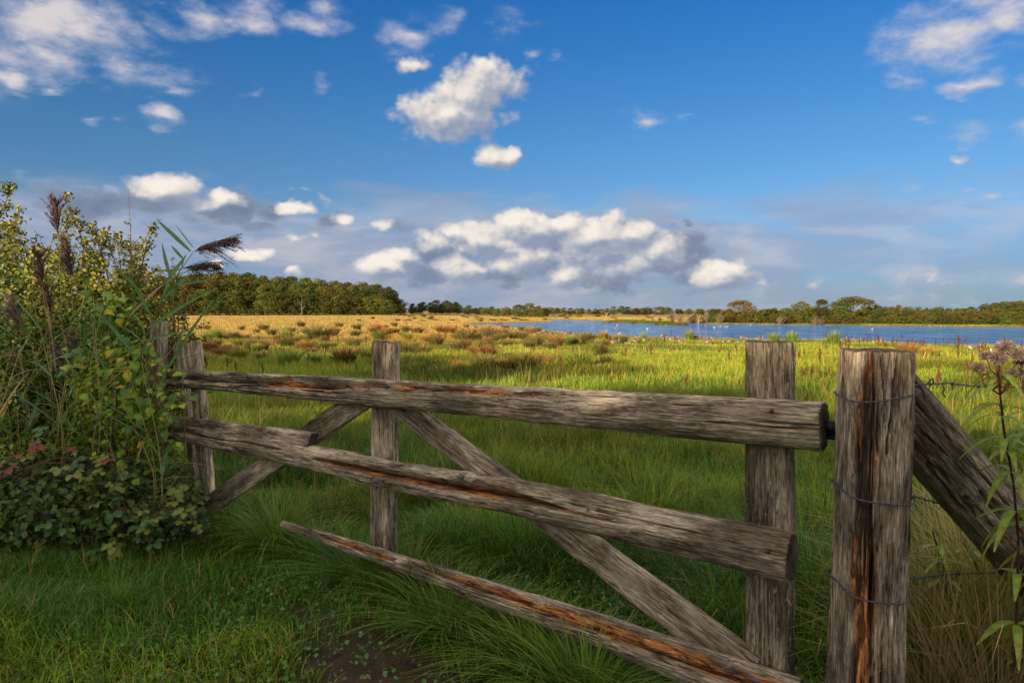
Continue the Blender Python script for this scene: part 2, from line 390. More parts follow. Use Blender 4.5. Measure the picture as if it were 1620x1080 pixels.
def wood_mat(name, dark=1.0, lich=1.0, warm=0.0):
    m, b, out = new_mat(name)
    tcn = b.n('ShaderNodeTexCoord').outputs['Object']
    att = b.n('ShaderNodeAttribute', attribute_name='tint')
    sp = b.n('ShaderNodeSeparateColor'); b.l(att.outputs[0], sp.inputs[0])
    rot, dk, moss = sp.outputs
    oi = b.n('ShaderNodeObjectInfo').outputs['Random']
    off = b.vm('ADD', tcn, b.vm('SCALE', (1.7, 9.1, 5.3), scale=oi))
    s1 = b.vm('MULTIPLY', off, (1.1, 19.0, 19.0)); s2 = b.vm('MULTIPLY', off, (1.3, 8.0, 8.0)); s3 = b.vm('MULTIPLY', off, (.55, 1.6, 1.6))
    fib = b.noise(s1, 9, 6, .65, dist=.6); fib2 = b.noise(s2, 5, 5, .6, dist=1.2); blot = b.noise(s3, 6, 5, .65); fine = b.noise(s1, 30, 4, .7)
    g = b.m('ADD', b.m('MULTIPLY', fib, .45), b.m('ADD', b.m('MULTIPLY', fib2, .35), b.m('MULTIPLY', fine, .25)))
    k = dark
    fs_ = b.noise(b.vm('MULTIPLY', off, (.42, 13.0, 13.0)), 4.5, 5, .62, dist=.35)
    fis = b.m('MULTIPLY', b.mr(b.m('ABSOLUTE', b.m('SUBTRACT', fs_, .5)), .0, .022, 1, 0), b.mr(b.noise(s3, 9, 3, .6), .42, .58))
    col = b.ramp(g, [(.37, (.035 * k, .027 * k, .020 * k)), (.45, (.165 * k, .132 * k, .102 * k)), (.53, (.42 * k, .34 * k, .26 * k)), (.62, (.72 * k, .63 * k, .51 * k))])
    col = b.mix(b.m('MULTIPLY', b.mr(blot, .49, .60), .80), col, b.mix(1.0, col, (.42, .37, .33), 'MULTIPLY'))
    col = b.mix(b.m('MULTIPLY', fis, .85), col, (.018, .013, .010))
    sp_ = b.noise(b.vm('MULTIPLY', off, (1.0, 6.5, 6.5)), 30, 4, .65)
    col = b.mix(b.m('MULTIPLY', b.mr(sp_, .50, .60), b.mr(blot, .40, .60, .12, .5)), col, b.mix(1.0, col, (.25, .22, .20), 'MULTIPLY'))
    col = b.mix(b.m('MULTIPLY', b.mr(sp_, .46, .38), b.mr(blot, .40, .60, .45, .05)), col, (.66, .59, .48))
    # pale lichen flecks and green algae
    fl = b.noise(b.vm('MULTIPLY', off, (1.0, 2.6, 2.6)), 26, 3, .55)
    fl = b.m('MULTIPLY', b.mr(fl, .60, .66), b.mr(b.noise(s3, 4, 3, .6), .42, .62))
    col = b.mix(b.m('MULTIPLY', fl, .80 * lich), col, (.44, .42, .31))
    col = b.mix(b.m('MULTIPLY', moss, b.mr(fib2, .40, .56)), col, (.075, .085, .03))
    rr = b.noise(b.vm('MULTIPLY', off, (1.0, 6.0, 6.0)), 12, 6, .7, dist=.8)
    rc = b.ramp(rr, [(.36, (.020, .010, .007)), (.43, (.20, .065, .020)), (.50, (.58, .22, .060)), (.62, (.85, .46, .19))])
    col = b.mix(b.mr(rot, .25, .6), col, rc)
    col = b.mix(b.mr(dk, .15, .9), col, b.mix(.85, col, (.020, .014, .010)))
    big = b.noise(b.vm('MULTIPLY', off, (.8, 3.0, 3.0)), 3.2, 4, .6)
    col = b.mix(1.0, col, b.ramp(big, [(.36, (.60, .57, .54)), (.50, (1.22, 1.19, 1.13)), (.64, (1.75, 1.70, 1.60))]), 'MULTIPLY')
    col = b.mix(1.0, col, b.ramp(b.m('FRACT', b.m('MULTIPLY', oi, 5.7)), [(0, (.84, .80, .76)), (1, (1.12, 1.07, .98))]), 'MULTIPLY')
    p = b.n('ShaderNodeBsdfPrincipled'); b.l(col, p.inputs['Base Color'])
    p.inputs['Roughness'].default_value = .85; p.inputs['Specular IOR Level'].default_value = .25
    hgt = b.m('ADD', b.m('SUBTRACT', b.m('MULTIPLY', fib, .8), b.m('MULTIPLY', fis, .35)), b.m('ADD', b.m('MULTIPLY', fib2, .8), b.m('MULTIPLY', b.m('MULTIPLY', rr, rot), 1.0)))
    bp = b.n('ShaderNodeBump'); bp.inputs['Distance'].default_value = .016; bp.inputs['Strength'].default_value = 1.0
    b.l(hgt, bp.inputs['Height']); b.l(bp.outputs[0], p.inputs['Normal']); b.l(p.outputs[0], out.inputs[0])
    return m
M_wood = wood_mat('weathered_grey_oak', 1.0, 1.0)
M_wood_dark = wood_mat('dark_weathered_oak', .62, 1.5)
M_post = wood_mat('old_gatepost_oak', .92, .5)
M_strut = wood_mat('mossy_strut_wood', .45, .25)

# ------------------------------------------------------------- terrain and lake
def on_level(px, py, z):
    d = ray(px, py); t = (z - EYE) / d[2]; return (d[0] * t, d[1] * t)
WZ = -2.2
LAKE_PX = [(733,514.2),(790,517),(850,521.5),(900,527),(960,532),(1040,535.5),(1160,538),(1300,539.5),(1400,543),(1500,549),(1620,556.5),(1800,570),(2100,592),
           (2100,523),(1800,519.5),(1620,517.6),(1500,516.3),(1400,515.4),(1300,514.2),(1180,512.8),(1130,512.6),(1100,511.4),(1030,509.6),(960,508),(900,506.2),(868,505.6),(876,508.6),(835,510.3),(790,511.3),(745,512.6)]
LAKE = np.array([on_level(x, y, WZ) for x, y in LAKE_PX])
def lake_sd(x, y):
    x = np.asarray(x, float); y = np.asarray(y, float)
    dmin = np.full(x.shape, 1e9); ins = np.zeros(x.shape, bool)
    n = len(LAKE)
    for i in range(n):
        ax, ay = LAKE[i]; bx, by = LAKE[(i + 1) % n]
        ex, ey = bx - ax, by - ay
        t = np.clip(((x - ax) * ex + (y - ay) * ey) / (ex * ex + ey * ey), 0, 1)
        dmin = np.minimum(dmin, np.hypot(x - ax - t * ex, y - ay - t * ey))
        c_ = ((ay > y) != (by > y)) & (x < (bx - ax) * (y - ay) / (by - ay + 1e-12) + ax)
        ins ^= c_
    return np.where(ins, -dmin, dmin)
def ground(x, y):
    x = np.asarray(x, float); y = np.asarray(y, float)
    t = np.clip((y - 3) / 73.0, 0, 1)
    h = -1.98 * (0.45 * t + 0.55 * t * t * (3 - 2 * t))
    r = np.hypot(x, y)
    h = h + (fbm(x * .16, y * .16, 0, 4, 3) - .5) * .34 * sst(3, 16, r) * (1 - .6 * sst(50, 90, y))
    h = h + (fbm(x * 1.3, y * 1.3, 0, 3, 8) - .5) * .07
    h = h + .85 * sst(150, 330, y) * sst(20, -60, x)
    h = h + (fbm(x * .01, y * .01, 0, 3, 31) - .5) * 1.0 * sst(420, 800, r)
    s_ = lake_sd(x, y)
    sh = WZ + .03 + .06 * np.clip(s_, 0, 3)
    k = sst(0, 9, s_)
    h = np.where(s_ > 0, sh * (1 - k) + np.maximum(h, WZ + .12) * k, WZ + .03 + np.maximum(s_ * .14, -1.2))
    return h
def gz(x, y): return float(ground(np.array([x]), np.array([y]))[0])
def at_px(px, py):
    d = ray(px, py)
    ts = np.concatenate([np.arange(1, 60, .1), np.arange(60, 500, .5)])
    P = np.array([0, 0, EYE])[None] + ts[:, None] * d[None]
    g = ground(P[:, 0], P[:, 1]); below = np.where(P[:, 2] <= g)[0]
    i = below[0] if len(below) else -1
    return P[i, 0], P[i, 1], float(g[i])

GREEN = np.array([.10, .18, .018]); LIME = np.array([.185, .195, .014]); STRAW = np.array([.44, .265, .085]); BROWN = np.array([.16, .095, .035]); DGREEN = np.array([.028, .070, .014])
def zone(x, y):
    """weights of straw, brown, lime for the meadow at x, y"""
    n1 = fbm(x * .05, y * .05, 0, 4, 51); n2 = fbm(x * .25, y * .25, 0, 3, 52); n3 = fbm(x * .7, y * .7, 0, 2, 53)
    px = x / np.maximum(y, .5)
    far = sst(62, 95, y + (n1 - .5) * 50 - 18 * sst(-.2, -.5, px)) * sst(.10, -.06, px + (n2 - .5) * .1)
    far = np.maximum(far, sst(180, 215, y) * .9)
    straw = np.clip(far * (.55 + 1.3 * (n2 - .4)) + .10 * sst(8, 30, y), 0, 1)
    mid = sst(26, 44, y) * sst(.30, -.05, px) * (1 - .5 * far)
    brown = np.clip(mid * sst(.42, .60, n2 * .6 + n1 * .4) * .9 + far * sst(.5, .66, n2) * .7, 0, 1)
    lime = sst(9, 20, y) * (1 - far) * (.45 + .9 * (n1 * .5 + n3 * .5 - .1))
    lime = np.clip(lime, 0, 1)
    return straw, brown, lime
def soil_mask(x, y):
    a = np.exp(-(((x + .55) / .55) ** 2 + ((y - 2.55) / .42) ** 2)) * 1.2
    a += np.exp(-(((x + .95) / .5) ** 2 + ((y - 3.15) / .25) ** 2)) * .5
    a += np.exp(-(((x - .15) / .7) ** 2 + ((y - 2.0) / .3) ** 2)) * .8
    return np.clip(a * (fbm(x * 4, y * 4, 0, 3, 77) * 2 - .25), 0, 1)

rr_ = np.concatenate([np.linspace(.0, 1.2, 5)[1:], 1.2 * np.exp(np.linspace(0, math.log(420 / 1.2), 330))[1:], np.array([470, 540, 640, 800, 1100, 1600, 2600, 4500])])
af = np.linspace(-50, 50, 420); ab = np.linspace(50, 310, 110)[1:-1]
aa = np.radians(np.concatenate([af, ab]))
Rg, Ag = np.meshgrid(rr_, aa, indexing='ij')
X = Rg * np.sin(Ag); Y = Rg * np.cos(Ag)
Z = ground(X, Y)
nr, na = X.shape
V = np.stack([X, Y, Z], -1).reshape(-1, 3)
V = np.concatenate([V, [[0, 0, gz(0, 0)]]])
i = np.arange(nr - 1)[:, None]; j = np.arange(na)[None]; j2 = (j + 1) % na
q = np.stack([i * na + j, (i + 1) * na + j, (i + 1) * na + j2, i * na + j2], -1).reshape(-1, 4)
jj = np.arange(na); tri = np.stack([jj * 0 + nr * na, jj, (jj + 1) % na], -1)
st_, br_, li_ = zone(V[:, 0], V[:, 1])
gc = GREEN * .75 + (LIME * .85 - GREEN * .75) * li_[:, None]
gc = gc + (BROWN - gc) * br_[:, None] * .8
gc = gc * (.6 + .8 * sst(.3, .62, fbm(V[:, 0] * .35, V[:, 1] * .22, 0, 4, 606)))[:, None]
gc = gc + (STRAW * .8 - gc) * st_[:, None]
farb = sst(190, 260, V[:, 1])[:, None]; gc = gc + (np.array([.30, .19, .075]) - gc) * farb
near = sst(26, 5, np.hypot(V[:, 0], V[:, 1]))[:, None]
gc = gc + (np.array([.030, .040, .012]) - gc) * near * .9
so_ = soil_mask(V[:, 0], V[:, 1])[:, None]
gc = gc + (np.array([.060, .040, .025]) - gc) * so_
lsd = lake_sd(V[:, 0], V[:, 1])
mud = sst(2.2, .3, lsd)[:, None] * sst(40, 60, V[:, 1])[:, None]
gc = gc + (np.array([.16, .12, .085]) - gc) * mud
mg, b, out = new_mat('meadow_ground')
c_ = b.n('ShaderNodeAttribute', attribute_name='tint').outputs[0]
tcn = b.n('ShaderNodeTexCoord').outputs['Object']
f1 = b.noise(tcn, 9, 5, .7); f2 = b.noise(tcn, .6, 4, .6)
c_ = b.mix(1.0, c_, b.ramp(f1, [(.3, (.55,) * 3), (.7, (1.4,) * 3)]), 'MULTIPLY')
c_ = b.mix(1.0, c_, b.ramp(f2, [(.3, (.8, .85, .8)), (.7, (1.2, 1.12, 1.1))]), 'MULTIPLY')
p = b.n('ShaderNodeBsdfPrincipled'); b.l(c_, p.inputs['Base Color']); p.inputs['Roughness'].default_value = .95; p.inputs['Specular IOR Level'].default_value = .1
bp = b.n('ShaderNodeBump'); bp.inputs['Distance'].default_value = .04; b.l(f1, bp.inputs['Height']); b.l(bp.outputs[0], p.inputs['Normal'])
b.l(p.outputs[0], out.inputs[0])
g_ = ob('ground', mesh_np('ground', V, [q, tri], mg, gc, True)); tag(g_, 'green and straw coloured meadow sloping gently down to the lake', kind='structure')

# water
mw, b, out = new_mat('lake_water')
tcn = b.n('ShaderNodeTexCoord').outputs['Object']
wv = b.vm('MULTIPLY', tcn, (.9, .30, 1.0))
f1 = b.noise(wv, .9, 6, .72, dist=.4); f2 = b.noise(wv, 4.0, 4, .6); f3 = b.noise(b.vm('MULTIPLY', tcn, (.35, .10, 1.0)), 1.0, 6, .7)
hh = b.m('ADD', f1, b.m('MULTIPLY', f2, .35))
p = b.n('ShaderNodeBsdfPrincipled')
b.l(b.ramp(f3, [(.35, (.025, .13, .40)), (.50, (.05, .20, .54)), (.65, (.11, .30, .65))]), p.inputs['Base Color'])  # light and dark of the ripples painted into the water colour
p.inputs['Roughness'].default_value = .08; p.inputs['IOR'].default_value = 1.33; p.inputs['Specular IOR Level'].default_value = .32
bp = b.n('ShaderNodeBump'); bp.inputs['Distance'].default_value = 1.6; bp.inputs['Strength'].default_value = 1.0
b.l(hh, bp.inputs['Height']); b.l(bp.outputs[0], p.inputs['Normal']); b.l(p.outputs[0], out.inputs[0])
c0 = LAKE.mean(0); nx = 40
gx = np.linspace(LAKE[:, 0].min() - 12, LAKE[:, 0].max() + 12, nx); gy = np.linspace(LAKE[:, 1].min() - 12, LAKE[:, 1].max() + 12, nx)
GX, GY = np.meshgrid(gx, gy, indexing='ij')
cell = np.stack([np.arange(nx * nx).reshape(nx, nx)[:-1, :-1], np.arange(nx * nx).reshape(nx, nx)[1:, :-1], np.arange(nx * nx).reshape(nx, nx)[1:, 1:], np.arange(nx * nx).reshape(nx, nx)[:-1, 1:]], -1).reshape(-1, 4)
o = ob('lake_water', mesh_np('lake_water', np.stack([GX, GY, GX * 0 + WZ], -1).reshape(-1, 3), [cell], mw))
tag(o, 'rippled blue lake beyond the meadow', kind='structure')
# ------------------------------------------------------------- wooden members
GD = np.array([math.sin(R(-53.5)), math.cos(R(-53.5)), 0.0])     # along the gate, away from the latch
GN = np.array([-GD[1], GD[0], 0.0]); GN = GN if GN[1] > 0 else -GN   # away from the camera
u0 = (1250 - 810) / 1080.0
GP = np.array([u0 * 2.10, 2.10, 0.0])
def gp(px, py, back=0.0):
    """point on the gate's vertical plane (moved back by some metres) seen at a photo pixel"""
    d = ray(px, py); o = np.array([0, 0, EYE])
    t = np.dot(GP + GN * back - o, GN) / np.dot(d, GN)
    return o + d * t
def depth_pt(px, py, y):
    d = ray(px, py); return np.array([0, 0, EYE]) + d * (y / d[1])

def member(name, a, b_, ha, hb, ta, tb, mat, parent=None, back=GN, n=2.0, seed=0, rough=.05, fibre=.0042, rots=(), cracks=(), knots=(), bend=(), moss=0.0,
           slant=(0, 0), nT=56, step=.012, dark_end=True, dents=(), flare=None):
    """a wooden member from a to b. ha/hb heights, ta/tb depths at each end; theta: 0 = away from camera, pi/2 = top, pi = front.
    rots: (t0,t1,theta,halfwidth_rad,depth,orange,dark); cracks: (t0,t1,theta,depth,width)"""
    a = np.asarray(a, float); b_ = np.asarray(b_, float)
    L = np.linalg.norm(b_ - a); M = frame(a, b_ - a, back)
    nL = max(8, int(L / step))
    t = np.linspace(0, 1, nL + 1); th = np.arange(nT) * 2 * math.pi / nT
    T, TH = np.meshgrid(t, th, indexing='ij')
    Xm = T * L
    H = (ha + (hb - ha) * T) / 2; D = (ta + (tb - ta) * T) / 2
    if flare is not None:
        fz = np.interp(t, flare[0], flare[1])[:, None]; H = H * fz; D = D * fz
    c, s = np.cos(TH), np.sin(TH)
    rad = (np.abs(c / D) ** n + np.abs(s / H) ** n) ** (-1.0 / n)
    cc, ss = rad * c, rad * s
    low = fbm(Xm * 2.2 + seed * 7.7, cc * 9, ss * 9, 3, seed)
    mid_ = fbm(Xm * 7 + seed, cc * 38, ss * 38, 3, seed + 5)
    fib = fbm(Xm * 3.5 + seed, c * 13 + seed, s * 13, 4, seed + 9, .6)
    fin = fbm(Xm * 9 + seed, c * 30, s * 30, 2, seed + 19, .6)
    r = rad * (1 + rough * 2 * (low - .5) + rough * .8 * (mid_ - .5)) - fibre * (np.abs(fib - .5) * -6 + 1) * .8 - fibre * .9 * (fin - .5)
    rot = np.zeros_like(r); dk = np.zeros_like(r); ms_ = np.zeros_like(r)
    for (t0, t1, th0, hw, dep, orange, dark) in rots:
        e = fbm(Xm * 5 + seed + th0, c * 4, s * 4, 4, seed + 33) - .5
        dth = np.abs((TH - th0 + math.pi) % (2 * math.pi) - math.pi)
        env = np.clip(np.minimum((T - t0) / max(.22 * (t1 - t0), 1e-4), (t1 - T) / max(.22 * (t1 - t0), 1e-4)), 0, 1) ** .6
        m = sst(0, .16, env * hw * (1 + 1.6 * e) - dth) * (env > 0)
        inner = fbm(Xm * 4, c * 22, s * 22, 4, seed + 44, .65)
        ledge = np.floor(inner * 7) / 7
        r = r - m * dep * (.35 + 1.3 * ledge)
        patchy = .35 + .65 * sst(.42, .58, fbm(Xm * 4.5, c * 6, s * 6, 4, seed + 51))
        rot = np.maximum(rot, m * orange * patchy); dk = np.maximum(dk, m * dark * sst(.35, .62, inner))
    for (t0, t1, th0, dep, wd) in cracks:
        tc_ = th0 + (fbm(Xm[:, :1] * 3.1 + th0 * 9, 0, 0, 3, seed + 61) - .5) * .5
        dth = np.abs((TH - tc_ + math.pi) % (2 * math.pi) - math.pi)
        env = (sst(t0, t0 + .03, T) * sst(t1, t1 - .03, T))
        m = env * np.exp(-(dth / wd) ** 2)
        r = r - dep * m; dk = np.maximum(dk, m)
    for (tk, thk, amp, size) in knots:
        dth = ((TH - thk + math.pi) % (2 * math.pi) - math.pi) * rad
        dd = np.hypot((T - tk) * L, dth) / size
        r = r + amp * np.exp(-dd ** 2) - amp * 1.2 * np.exp(-(dd * 3) ** 2); dk = np.maximum(dk, np.exp(-(dd * 2.2) ** 2))
    if moss: ms_ = moss * sst(.46, .62, low) * np.ones_like(r)
    yy, zz = r * c, r * s
    cy = (fbm(t * L * .9 + seed * 3.3, 5.5, 0, 2, seed + 3) - .5)[:, None] * .02 * (n < 3)
    cz = np.interp(t, [q[0] for q in bend], [q[1] for q in bend])[:, None] if bend else 0
    xx = Xm.copy()
    e0 = sst(.05, 0, T); e1 = sst(.95, 1, T)
    xx = xx + (zz * slant[0]) * e0 * (T < .05) + (zz * slant[1]) * e1 * (T > .95)
    jag = (fbm(c * 5, s * 5, 3.3, 3, seed + 71) - .5) * .012
    xx[0] += jag[0]; xx[-1] += jag[-1]
    V = np.stack([xx, yy + cy, zz + cz], -1)
    C = np.stack([rot, dk, ms_], -1)
    Vl, Cl, Fl = [V.reshape(-1, 3)], [C.reshape(-1, 3)], []
    i = np.arange(nL)[:, None]; j = np.arange(nT)[None]; j2 = (j + 1) % nT
    Fl.append(np.stack([i * nT + j, (i + 1) * nT + j, (i + 1) * nT + j2, i * nT + j2], -1).reshape(-1, 4))
    nv = (nL + 1) * nT; tris = []
    jj = np.arange(nT); jn = (jj + 1) % nT
    for row, flip in ((0, True), (nL, False)):
        prev = row * nT + jj; ring = V[row]; cen = ring.mean(0)
        for k in (.93, .6, .3):
            R_ = cen + (ring - cen) * k
            R_[:, 0] += (fbm(ring[:, 1] * 60 * k, ring[:, 2] * 60 * k, row, 3, seed + 80) - .5) * .006 + (-1 if flip else 1) * .004 * (k < .95)
            Vl.append(R_); Cl.append(np.tile([0, .75 if dark_end else .3, .3], (nT, 1)))
            cur = nv + jj; nv += nT
            f = np.stack([prev, prev[jn], cur[jn], cur], -1)
            Fl.append(f if not flip else f[:, ::-1]); prev = cur
        Vl.append(cen[None]); Cl.append(np.array([[0, .75 if dark_end else .3, 0.]])); f = np.stack([prev, prev[jn], jj * 0 + nv], -1); nv += 1
        tris.append(f if not flip else f[:, ::-1])
    me = mesh_np(name, np.concatenate(Vl), Fl + tris, mat, np.concatenate(Cl), True)
    me.set_sharp_from_angle(angle=R(50))
    o = ob(name, me, None, M)
    if parent:
        o.parent = parent; o.matrix_parent_inverse = Matrix.Identity(4)
        o.matrix_local = parent.matrix_world.inverted() @ M if parent.matrix_world != Matrix.Identity(4) else M
    return o

gate = empty('field_gate', (0, 0, 0)); gate.location = tuple(GP + np.array([0, 0, 0]))
bpy.context.view_layer.update()
tag(gate, 'weathered grey wooden field gate with three round rails and rotten orange hollows', 'gate')
PI = math.pi
# rails: from the hinge end (far left) to the latch end (near right); theta pi = front, pi/2 = top
def rail_back(o): return o
top_rail = member('top_rail', gp(268, 597), gp(1302, 673.5), .112, .150, .10, .14, M_wood, gate, n=2.3, seed=3, rough=.07, nT=88, step=.007,
    rots=[(-.15, .36, 2.75, .78, .050, .15, .95), (.22, .46, 2.65, .72, .060, 1.0, .5), (.38, .76, 2.35, .30, .030, 1.0, .3), (.42, .60, 2.75, .12, .012, 1.0, .2), (.02, .24, 1.8, .45, .026, .3, .7), (.33, .47, 3.3, .10, .014, .2, .9), (.52, .62, 2.5, .10, .008, .6, .8)],
    cracks=[(.90, 1.05, 3.30, .022, .035), (.30, 1.0, 2.25, .007, .03), (.5, 1.02, 1.95, .010, .03), (.0, .5, 3.65, .012, .05), (.93, 1.02, 3.0, .008, .03)],
    knots=[(.135, 2.3, .016, .022), (.16, 2.5, .014, .02), (.04, 2.5, .014, .03), (.235, 2.0, .018, .02), (.50, 2.7, .003, .02), (.74, 2.4, .006, .022)], moss=.55)
mid_rail = member('middle_rail', gp(268, 680), gp(1252, 881), .118, .152, .11, .15, M_wood, gate, n=2.1, seed=12, rough=.08, nT=88, step=.007,
    rots=[(.40, .80, 2.92, .42, .070, 1.0, .95), (.40, .52, 2.9, .34, .030, 1.0, .2), (.66, .88, 3.0, .11, .018, 1.0, .2), (.60, .80, 3.25, .08, .012, 1.0, .1), (-.1, .14, 2.8, .5, .020, .05, .8), (.86, .92, 2.9, .05, .010, 1.0, .4), (.1, .3, 3.2, .1, .012, .1, .9)],
    cracks=[(-.05, .35, 2.7, .016, .05), (.5, 1.05, 2.6, .004, .03), (.3, .8, 3.6, .005, .03)],
    knots=[(.52, 3.35, .010, .02), (.19, 2.8, .012, .02), (.66, 2.3, .022, .05), (.82, 2.7, .004, .02), (.76, 3.6, .008, .015)], bend=[(0, 0), (.3, .012), (.55, .004), (.72, .018), (1, 0)], moss=.4)
low_rail = member('bottom_rail', gp(448, 829), gp(1262, 1112), .040, .150, .04, .15, M_wood, gate, n=2.1, seed=21, rough=.10, nT=80, step=.007,
    rots=[(.12, .34, 2.4, .60, .024, 1.0, .5), (.36, .82, 2.15, .42, .030, .9, .8), (.58, 1.15, 2.20, .74, .055, 1.0, .85), (.50, .95, 2.62, .24, .022, 1.0, .3)],
    cracks=[(.2, .9, 2.9, .006, .04), (.5, 1., 3.3, .005, .03)], knots=[(.5, 2.6, .010, .03), (.33, 2.5, .008, .02)], bend=[(0, 0), (.25, .010), (.5, .010), (.75, .014), (1, 0)], moss=.6)
# uprights behind the rails
BK = .095
def brd(name, p0, p1, w0, w1, th, mat=M_wood, back=BK, **k):
    return member(name, gp(*p0, back), gp(*p1, back), w0, w1, th, th, mat, gate, n=9, **k)
brd('upright_board', (1180 + 38, 1072), (1179 + 39, 542), .148, .152, .062, M_wood_dark, seed=31, rough=.03, nT=96, step=.010, moss=.5, cracks=[(-.1, .72, 3.10, .012, .022), (.5, 1.1, 3.45, .003, .02), (0, .7, 2.8, .002, .02)], slant=(0, .02))
brd('upright_board', (606, 880), (611, 542), .152, .158, .055, M_wood, seed=37, rough=.03, nT=72, moss=.2, cracks=[(.3, 1., 3.3, .004, .03)], slant=(0, .05))
brd('upright_board', (330, 782), (307, 542), .112, .118, .05, M_wood, back=.085, seed=41, rough=.04, nT=64, cracks=[(.1, .9, 3.0, .006, .03)])
brd('upright_board', (312, 770), (284, 543), .07, .085, .05, M_wood, back=.125, seed=43, rough=.04, nT=56)
# braces and the short plank
brd('diagonal_brace', (588, 620), (330, 800), .125, .13, .04, M_wood, back=.080, seed=47, rough=.04, nT=64, moss=.6)
brd('diagonal_brace', (618, 630), (1190, 1062), .105, .14, .045, M_wood, back=.075, seed=53, rough=.03, nT=72, moss=.2, cracks=[(.3, .9, 2.9, .003, .02)])
member('short_plank', gp(262, 668, -.005), gp(494, 696, -.005), .10, .082, .05, .05, M_wood, gate, n=9, seed=59, rough=.03, nT=64, slant=(0, .55), cracks=[(.0, .5, 3.2, .003, .03)])
# latch bar of dark iron
A = Acc()
def box(A, c, sx, sy, sz, col, ang=0.0, bev=.0):
    x, y, z = sx / 2, sy / 2, sz / 2
    V = np.array([[a_, b2, c2] for a_ in (-x, x) for b2 in (-y, y) for c2 in (-z, z)])
    ca, sa = math.cos(ang), math.sin(ang)
    V = np.stack([V[:, 0] * ca - V[:, 1] * sa, V[:, 0] * sa + V[:, 1] * ca, V[:, 2]], -1) + np.array(c)
    A.add(V, np.array([[0, 1, 3, 2], [4, 6, 7, 5], [0, 4, 5, 1], [2, 3, 7, 6], [0, 2, 6, 4], [1, 5, 7, 3]]), col)
pl = gp(1311, 677, .035) - np.array(gate.location)
gang = math.atan2(GD[1], GD[0])
box(A, pl, .10, .014, .046, (.035, .036, .042), gang)
box(A, pl + np.array([.012, .0, -.027]), .05, .03, .012, (.03, .028, .03), gang)
tube(A, [pl + np.array([.0, -.012, .0]) - GN * .004, pl + np.array([.0, -.012, 0]) - GN * .016], .009, (.03, .025, .022), 8)
ob('latch_bar', A.mesh('latch_bar', M_wire), gate)

A = Acc()
def bolt(px, py, back, r=.0055):
    c = gp(px, py, back) - np.array(gate.location); A_ = Acc(); tube(A_, [c + GN * .012, c - GN * .006, c - GN * .010], [r, r, r * .6], (.07, .045, .035), 8)
    ob('bolt_head', A_.mesh('bolt_head', M_wire), gate)
for q_ in [(305, 662, -.032, .005), (311, 683, -.032, .006), (1220, 650, -.068), (1216, 872, -.070), (612, 612, -.062, .005), (607, 760, -.064, .005)]: bolt(*q_)
# the big gate post
def rootz(p): return gz(p[0], p[1]) - .25
PY = 1.96
pt = depth_pt(1385, 556, PY); pb = depth_pt(1368, 1080, PY); pb = pt + (pb - pt) * ((pt[2] - rootz(pt)) / (pt[2] - pb[2]))
bk = np.array([.12, 1.0, 0])
post = member('gate_post', pb, pt, .190, .176, .19, .18, M_post, None, back=bk, n=3.6, seed=71, rough=.085, fibre=.006, nT=150, step=.007, flare=([0, .2, .5, 1], [1.06, 1.03, .99, 1.0]),
    rots=[(.44, 1.02, 2.62, .46, .024, .55, 1.0), (.46, .93, 2.95, .17, .022, 1.0, .25), (.50, .90, 2.35, .14, .012, .9, .5), (.25, .66, 2.72, .34, .010, .6, .9), (.0, .5, 2.5, .30, .008, .15, .9), (.25, .75, 3.35, .10, .008, .2, .9), (.2, .6, 2.1, .12, .006, .1, .8)],
    cracks=[(.80, 1.1, 3.24, .030, .028), (.86, 1.1, 3.02, .016, .018), (.84, 1.1, 3.48, .018, .022), (.80, 1.1, 2.78, .014, .018), (.83, 1.1, 2.58, .010, .02), (.2, .98, 2.85, .007, .018), (.3, .9, 2.60, .005, .014), (.85, 1.1, 3.75, .012, .02),
            (.0, .6, 3.35, .007, .02), (.0, .8, 3.7, .006, .02), (.1, .55, 2.95, .006, .02), (.0, .7, 3.05, .005, .015)], moss=.25)
tag(post, 'thick split oak gatepost bound with wire at the right of the gate', 'post')
POSTC = lambda z: pb + (pt - pb) * ((z - pb[2]) / (pt[2] - pb[2]))
# strut leaning on the post
sa_ = depth_pt(1385, 600, 2.16); sb = depth_pt(1800, 1080, 2.34)
strut = member('leaning_strut', sa_, sb, .20, .20, .18, .18, M_strut, None, back=(.1, 1, 0), n=2.4, seed=83, rough=.10, fibre=.005, nT=96, step=.009, moss=1.0,
    rots=[(.30, .55, 3.2, .3, .018, .25, .9), (.18, .36, 3.9, .3, .012, .2, .9), (.40, .48, 2.9, .1, .01, 1.0, .2)], cracks=[(.0, .7, 2.7, .008, .03), (.1, .9, 3.3, .007, .03), (.0, .9, 2.3, .006, .02)], knots=[(.30, 3.7, .014, .03)])
tag(strut, 'mossy dark log strut leaning against the right side of the gatepost', 'strut')
# fence post in the bush at the hinge end
lt = depth_pt(252, 508, 4.15); lb = depth_pt(246, 640, 4.15); lb = lt + (lb - lt) * ((lt[2] + .25) / (lt[2] - lb[2]))
lp = member('fence_post', lb, lt, .100, .092, .10, .10, M_wood, None, back=(.1, 1, 0), n=3, seed=91, rough=.06, nT=72, cracks=[(.5, 1.1, 3.3, .02, .04), (.6, 1.1, 2.9, .012, .03), (.5, 1.1, 2.6, .01, .03)])
tag(lp, 'grey cracked fence post half buried in the bush behind the hinge end of the gate', 'post')

